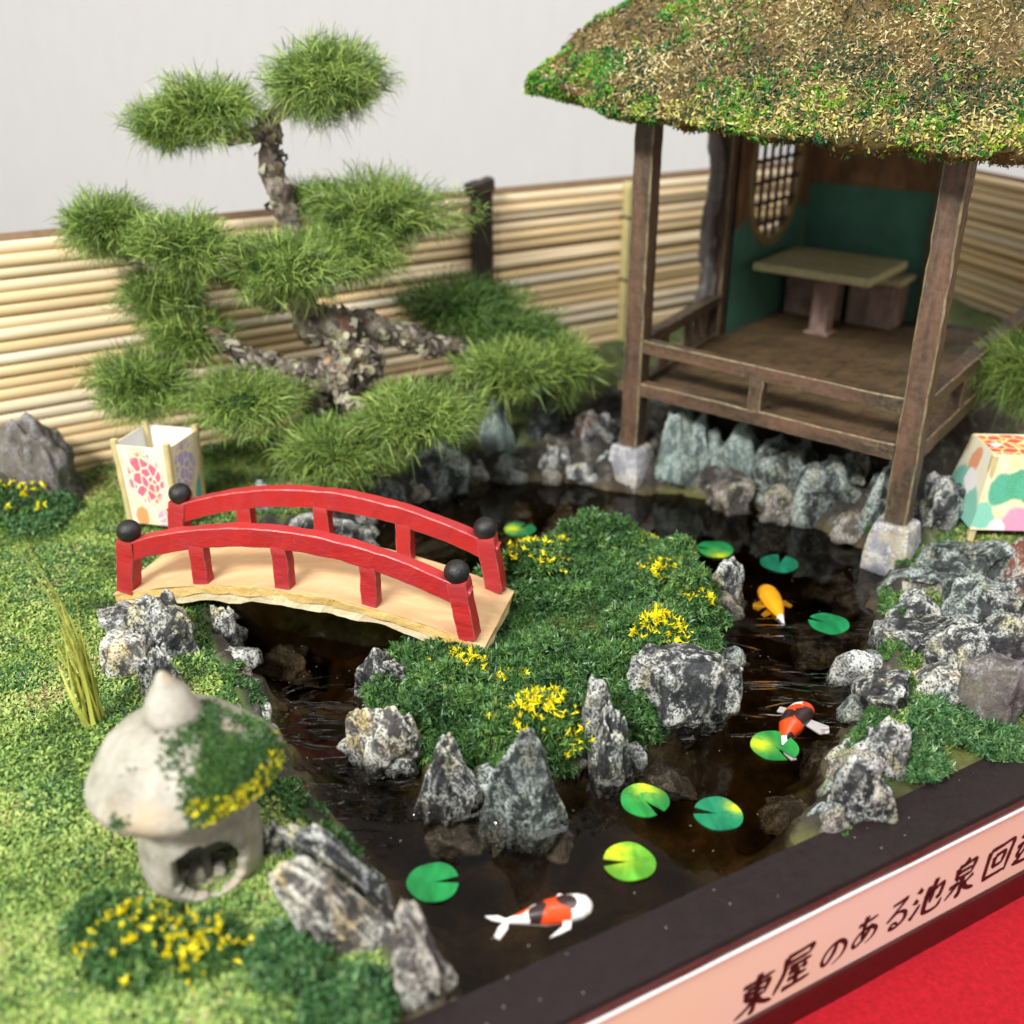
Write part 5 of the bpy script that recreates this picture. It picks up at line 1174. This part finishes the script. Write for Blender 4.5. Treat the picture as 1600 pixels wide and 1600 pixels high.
# ------------------------------------------------------------------ lily pads
def make_lily():
    t = NT('lily_pad'); v = t.rndvec(); oc = t.info('Color')
    f = t.noise(t.mapping(v, (1, .35, 1), (0, 0, .6)), 1.6, 5, .6, .5)
    a = t.new('ShaderNodeHueSaturation'); t.put(a.inputs['Color'], oc); a.inputs['Hue'].default_value = .5; a.inputs['Saturation'].default_value = 1; a.inputs['Value'].default_value = .55
    col = t.mix(t.ramp(f, (.4, 0.), (.6, 1.)), oc, a.outputs[0])
    sx = t.sepxyz(t.attr('Col')); col = t.mix(t.math('MULTIPLY', sx[0], t.ramp(t.noise(v, 2, 5, .7), (.35, 0.), (.55, 1.))), col, (.62, .7, .012))
    return t.done(col, .42, t.bump(t.noise(v, 3, 5), .12, .03), .4)
M['lily'] = make_lily()
def lily(label, px, py, rpx, notch, col, ypatch=None, h=.05, asp=1.):
    c = P(px, py, h); s = cmpx(c); r = rpx*s; n = 56; g = .2; rings = [0.02, .3, .55, .78, .93, 1.]
    a = np.linspace(notch+g, notch+2*math.pi-g, n); V = []; col_ = []
    for k, f in enumerate(rings):
        x, y = np.cos(a)*r*f, np.sin(a)*r*f*asp; rr = 1+.025*np.sin(a*3+px)
        z = .018*np.sin(a*5+py)*f*r + .012*f
        V.append(np.c_[x*rr, y*rr, z])
    V = np.concatenate(V); nt = len(V)
    if ypatch: q = ypatch; yv = np.exp(-(((V[:, 0]/r-q[0])**2+(V[:, 1]/r-q[1])**2)/q[2]**2))
    else: yv = np.zeros(nt)
    V2 = V - np.array([0, 0, .035]); VV = np.concatenate([V, V2]); yy = np.concatenate([yv, yv]); m = len(rings)
    F = []
    for k in range(m-1):
        for j in range(n-1):
            q = (k*n+j, (k+1)*n+j, (k+1)*n+j+1, k*n+j+1); F.append(q); F.append(tuple(i+nt for i in q[::-1]))
    for j in range(n-1): F.append(((m-1)*n+j, (m-1)*n+j+nt, (m-1)*n+j+1+nt, (m-1)*n+j+1))
    for j in (0, n-1):
        for k in range(m-1): F.append((k*n+j, k*n+j+nt, (k+1)*n+j+nt, (k+1)*n+j))
    o = mesh_np('lily_pad', VV, F, M['lily'], smooth=False, col=np.c_[yy, yy, yy, np.ones(len(yy))]); o.location = tuple(map(float, c)); o.color = tuple(col)+(1,)
    tag(o, label, 'lily pad', 'lily pads on the pond'); return o
GRN, TEAL, LIME = (.01, .22, .05), (.01, .2, .09), (.12, .42, .03)
lily('mid green lily pad with its notch to the right, left of the big koi', 677, 1378, 41, .12, GRN)
lily('bright yellow and lime lily pad nearest the tray board', 983, 1346, 41, 3.2, LIME, (-.45, .45, .6))
lily('green lily pad with yellow upper edge, left one of the front pair', 1007, 1250, 38, -.95, (.02, .27, .05), (.1, .7, .5))
lily('teal green lily pad with yellow right edge, right one of the front pair', 1122, 1271, 38, 2.95, TEAL, (.85, .4, .4))
lily('green lily pad with a yellow blotch over the tail of the spotted koi', 1210, 1165, 37, -1.05, (.02, .27, .05), (-.6, .1, .42))
lily('plain emerald lily pad beside the right bank with notch to the upper left', 1295, 974, 31, 2.6, (.012, .28, .09))
lily('dark teal lily pad without visible notch below the pavilion', 1218, 880, 29, 1.2, (.008, .2, .11))
lily('green lily pad with yellow lower edge beside the dark teal one', 1118, 858, 28, 2.9, (.012, .28, .07), (.1, -.8, .5))
lily('half hidden lily pad in the far water behind the bridge end', 812, 827, 25, 1.0, (.015, .25, .08), (-.5, 0, .5))

# ------------------------------------------------------------------ koi
def make_koi():
    t = NT('koi_skin'); return t.done(t.attr('Col'), .3, None, .5)
M['koi'] = make_koi(); M['fin'] = m_plain('koi_fin', (.74, .7, .68), .35, 3, .12, .1); M['fin_orange'] = m_plain('koi_fin_orange', (.75, .36, .02), .35)
def koi(label, head, tail, zc, wid, base, blots, fins, bend=0., tailfin=True, finmat='fin', dors=None):
    h, t_ = P(*head, zc), P(*tail, zc); h[2] = t_[2] = 0; L = np.linalg.norm(h-t_); d = (h-t_)/L; sdv = np.array([-d[1], d[0], 0])
    o = thing('koi', (t_[0], t_[1], zc), label, 'koi', 'koi carp in the pond')
    ang = math.atan2(d[1], d[0]); o.rotation_euler = (0, 0, ang)
    m, n = 90, 40; s = np.linspace(0, 1, m)
    wv = np.interp(s, [0, .06, .2, .45, .68, .85, .94, .985, 1], [.16, .2, .42, .86, 1, .92, .7, .34, .02])*wid*L
    hv = wv*np.interp(s, [0, .2, .6, 1], [1.3, 1.15, .9, .8])
    cyl = bend*L*np.sin(s*math.pi)
    a = np.arange(n)*2*math.pi/n
    V = np.stack([np.repeat(s*L, n), (cyl[:, None]+np.cos(a)*wv[:, None]).ravel(), (np.sin(a)*hv[:, None]).ravel()], 1)
    col = np.tile(np.array(base), (len(V), 1))
    for bs, bt, br, bc in blots:        # along the body 0..1, across -1..1
        dd = np.hypot((V[:, 0]/L-bs)/br, (V[:, 1]/(wid*L)-bt)/(br/wid*.9)) + .22*fbm(V*2.6/L*1.2+bs*9, 2, 7)
        k = (dd < 1) & (V[:, 2] > -.03*L); col[k] = bc
    F = [(i*n+j, i*n+(j+1) % n, (i+1)*n+(j+1) % n, (i+1)*n+j) for i in range(m-1) for j in range(n)]; F = [f[::-1] for f in F] + [tuple(range(n)), tuple((m-1)*n+j for j in range(n-1, -1, -1))]
    mesh_np('body', V, F, M['koi'], o, True, col=np.c_[col, np.ones(len(col))])
    def fin(name, pts, th=.03, mat=finmat, z=0., par=o):
        p = np.array([(x*L, y*L, z) for x, y in pts]); k = len(p); V = np.concatenate([p+np.array([0, 0, th]), p-np.array([0, 0, th])])
        F = [tuple(range(k)), tuple(range(2*k-1, k-1, -1))]+[(i, i+k, (i+1) % k+k, (i+1) % k) for i in range(k)]
        return MB().add(V, F).build(name, M[mat], par, bevel=.012)
    if tailfin:
        fin('tail_fin', [(.03, .02), (-.06, .1), (-.2, .13), (-.14, .06), (-.03, -.0)], z=-.01); fin('tail_fin', [(.03, -.02), (-.0, -.1), (-.12, -.22), (-.17, -.17), (-.1, -.06), (-.02, .0)], z=-.015)
    for q in fins: fin('side_fin', q, z=-.02)
    if dors: fin('back_fin', dors, z=wid*L*.8, mat='koi' if False else finmat)
    return o
WH, RD, BK, OR = (.8, .76, .72), (.68, .06, .008), (.03, .014, .014), (.8, .33, .008)
koi('large white koi with red and black blotches swimming near the tray board', (926, 1412), (790, 1440), .03, .165, WH,
    [(.5, -.35, .17, RD), (.58, -.7, .12, RD), (.2, .75, .14, RD), (.62, .85, .12, RD), (.7, .05, .12, BK), (.73, -.2, .1, BK), (.66, .2, .09, BK), (.33, -.25, .085, BK), (.39, -.05, .07, BK), (.4, .8, .08, BK)],
    [[(.62, -.12), (.58, -.22), (.4, -.33), (.52, -.31), (.66, -.27), (.72, -.13)], [(.62, .11), (.6, .18), (.68, .24), (.74, .2), (.72, .11)]])
koi('small koi with red, white and black patches half under the yellow-blotched lily pad', (1262, 1103), (1222, 1168), -.04, .17, WH,
    [(.62, .2, .2, RD), (.88, -.3, .12, RD), (.3, .5, .16, RD), (.45, -.5, .17, RD), (.7, -.55, .15, BK), (.62, -.25, .13, BK), (.52, .8, .1, BK), (.2, -.4, .08, BK)],
    [[(.6, -.08), (.5, -.32), (.6, -.4), (.72, -.36), (.74, -.08)], [(.7, .08), (.68, .3), (.8, .3), (.84, .06)]], bend=.05)
koi('small orange-yellow koi with a pale tail near the square rock', (1194, 918), (1224, 976), -.08, .155, OR,
    [(.04, 0, .12, WH)], [[(.5, .08), (.38, .24), (.44, .3), (.58, .26), (.64, .1)], [(.3, .06), (.2, .2), (.27, .23), (.4, .12)], [(.55, -.08), (.44, -.22), (.5, -.26), (.62, -.2), (.66, -.08)]], finmat='fin_orange', tailfin=False)

# ------------------------------------------------------------------ name plate on the front board
def make_plate():
    t = NT('plate_card'); v = t.coord(); g = t.noise(v, .12, 2)
    return t.done(t.mix(t.ramp(g, (.42, 0.), (.6, 1.)), (.8, .66, .48), (.82, .68, .58)), .22, t.bump(t.noise(v, 3, 4), .04, .03), .5)
M['plate'] = make_plate(); M['ink'] = m_plain('ink', (.03, .008, .008), .4); M['edge'] = m_plain('plate_edge', (.78, .74, .72), .15, 3, .1, .05)  # clear plate edge coloured white, painting in the rim light along it
def FP(t, z, o): return lift(A_out + FD*t + FN*o, z)
tl = float(np.dot(Pplane(905, 1604, A_out, FN)-A_out, FD)); tr = 24.
tag_l = child(MB().hexa([FP(tl, z_pbot, .125), FP(tr, z_pbot, .125), FP(tr, z_pbot, .03), FP(tl, z_pbot, .03)], [FP(tl, z_ptop, .125), FP(tr, z_ptop, .125), FP(tr, z_ptop, .03), FP(tl, z_ptop, .03)]).build('name_plate', M['plate'], bevel=.02), tray)
eg = MB().sweep(line(FP(tl, z_ptop+.03, .12), FP(tr, z_ptop+.03, .12), 30), .12, .1, jit=.006).build('plate_edge', M['edge']); eg.parent = tag_l
eg = MB().sweep(line(FP(tl, z_pbot-.03, .1), FP(tr, z_pbot-.03, .1), 30), .1, .05, jit=.004).build('plate_edge', M['trim']); eg.parent = tag_l
eg = MB().sweep(line(FP(tl-.03, z_pbot, .12), FP(tl-.03, z_ptop, .12), 10), .1, .1, up=FN).build('plate_edge', M['edge']); eg.parent = tag_l
ST = {
 '東': [[(.12, .80), (.5, .82), (.88, .85)], [(.24, .68), (.25, .55), (.28, .40)], [(.24, .67), (.5, .69), (.77, .70), (.72, .40)], [(.27, .54), (.72, .56)], [(.28, .41), (.72, .42)], [(.50, .99), (.5, .5), (.50, .04), (.43, .1)], [(.48, .38), (.32, .20), (.06, .06)], [(.52, .38), (.70, .20), (.97, .08)]],
 '屋': [[(.20, .89), (.5, .9), (.83, .91), (.80, .72)], [(.22, .72), (.80, .73)], [(.21, .90), (.20, .50), (.03, .06)], [(.32, .58), (.88, .60)], [(.55, .57), (.38, .43), (.66, .45)], [(.68, .52), (.79, .40)], [(.34, .27), (.82, .29)], [(.57, .40), (.57, .09)], [(.24, .07), (.6, .08), (.95, .10)]],
 'の': [[(.52, .76), (.46, .45), (.28, .22), (.14, .36), (.22, .62), (.45, .79), (.70, .74), (.86, .52), (.78, .26), (.52, .1)]],
 'あ': [[(.18, .75), (.5, .77), (.80, .81)], [(.42, .96), (.40, .55), (.47, .16)], [(.67, .62), (.50, .28), (.25, .11), (.14, .26), (.32, .50), (.62, .54), (.85, .40), (.80, .19), (.58, .05)]],
 'る': [[(.25, .86), (.5, .88), (.72, .9), (.45, .62), (.20, .38), (.50, .55), (.78, .46), (.82, .22), (.58, .07), (.37, .11), (.42, .24), (.56, .2), (.62, .1)]],
 '池': [[(.08, .86), (.22, .75)], [(.03, .59), (.17, .50)], [(.04, .1), (.14, .22), (.26, .42)], [(.34, .52), (.6, .61), (.86, .70), (.84, .36), (.74, .41)], [(.60, .94), (.58, .30)], [(.44, .80), (.43, .22), (.52, .07), (.85, .07), (.95, .26)]],
 '泉': [[(.54, .99), (.42, .86)], [(.26, .84), (.28, .52)], [(.26, .84), (.5, .85), (.77, .86), (.73, .52)], [(.29, .69), (.72, .70)], [(.28, .53), (.73, .54)], [(.50, .50), (.50, .03), (.41, .10)], [(.12, .36), (.36, .38), (.08, .08)], [(.84, .45), (.60, .30)], [(.54, .34), (.72, .14), (.98, .03)]],
 '回': [[(.14, .86), (.14, .5), (.16, .06)], [(.14, .86), (.5, .87), (.87, .88), (.86, .5), (.85, .05)], [(.36, .64), (.37, .34)], [(.36, .64), (.66, .65), (.64, .34)], [(.37, .35), (.64, .36)], [(.16, .10), (.85, .11)]],
 '遊': [[(.10, .89), (.22, .78)], [(.04, .58), (.20, .60), (.12, .38), (.22, .22), (.03, .11)], [(.06, .14), (.35, .07), (.98, .04)], [(.36, .97), (.43, .86)], [(.24, .78), (.57, .81)], [(.40, .76), (.36, .45), (.21, .24)], [(.38, .58), (.55, .60), (.51, .28), (.44, .33)], [(.66, .97), (.56, .72)], [(.60, .81), (.95, .83)], [(.62, .63), (.87, .64), (.74, .50)], [(.74, .50), (.76, .21), (.66, .25)], [(.57, .40), (.96, .43)]],
}
POSN = [('東', 1176, 1546), ('屋', 1238, 1506), ('の', 1298, 1482), ('あ', 1348, 1448), ('る', 1396, 1424), ('池', 1446, 1396), ('泉', 1499, 1366), ('回', 1554, 1338), ('遊', 1604, 1312)]
zm = (z_ptop+z_pbot)/2
for ch, px, py in POSN:
    q = Pplane(px, py, A_out, FN); t0 = float(np.dot(q-A_out, FD)); sz = (z_ptop-z_pbot)*(.42 if ch in 'のある' else .5); wx = sz*.98; mb = MB()
    for stx in ST[ch]:
        n_ = max(6, 5*len(stx)); pth = smooth_path([(x, y, 0) for x, y in stx], n_)[:, :2]; u = np.linspace(0, 1, n_)
        wd = .058*(1.15-.5*np.sin(u*math.pi)*.6)*np.interp(u, [0, .06, .8, 1], [.75, 1.1, .95, .3]) if len(stx) < 6 else .055*np.interp(u, [0, .08, .4, .6, .9, 1], [.8, 1.1, .7, 1.15, .7, .25])
        T = np.gradient(pth, axis=0); T /= np.maximum(np.linalg.norm(T, axis=1), 1e-6)[:, None]; Nn = np.c_[-T[:, 1], T[:, 0]]
        wd = wd*(.8+.5*np.abs(Nn[:, 1]*.3+Nn[:, 0]*.9))
        a, b = pth+Nn*wd[:, None], pth-Nn*wd[:, None]
        f3 = lambda w2, o_: [FP(t0+(x-.5+(y-.5)*.12)*wx, q[2]+(y-.5)*sz+(x-.5)*.05*sz, o_) for x, y in w2]
        A1, B1, A0, B0 = f3(a, .133), f3(b, .133), f3(a, .12), f3(b, .12); V = A1+B1+A0+B0; k = n_
        F = [(i, i+1, k+i+1, k+i) for i in range(k-1)] + [(2*k+i, 2*k+i+1, i+1, i) for i in range(k-1)] + [(k+i, k+i+1, 3*k+i+1, 3*k+i) for i in range(k-1)]
        mb.add(V, F)
    o = mb.build('lettering', M['ink']); o.parent = tag_l

# ------------------------------------------------------------------ dust on the water and on the board
M['dust'] = m_plain('dust', (.35, .33, .3), .8)
n = 25; t_ = rng.uniform(-2, 20, n); o_ = rng.uniform(in_off, -.05, n); p = np.array([lift(A_out+FD*a+FN*b, .262) for a, b in zip(t_, o_)])
V, F = flakes(p, np.tile([0, 0, 1.], (n, 1)), .05, .035, .1, .01); tag(mesh_np('dust', V, F, M['dust']), kind='stuff')
q = np.c_[rng.uniform(-8, 18, 3000), rng.uniform(17, 44, 3000)]; k = (poly_sd(q, POND) < -.3) & (poly_sd(q, ISL) > .3) & inside_tray(q[:, 0], q[:, 1], .2); q = q[k][:130]
V, F = flakes(np.c_[q, np.full(len(q), .006)], np.tile([0, 0, 1.], (len(q), 1)), .045, .03, .02, .004); tag(mesh_np('dust', V, F, M['dust']), kind='stuff')
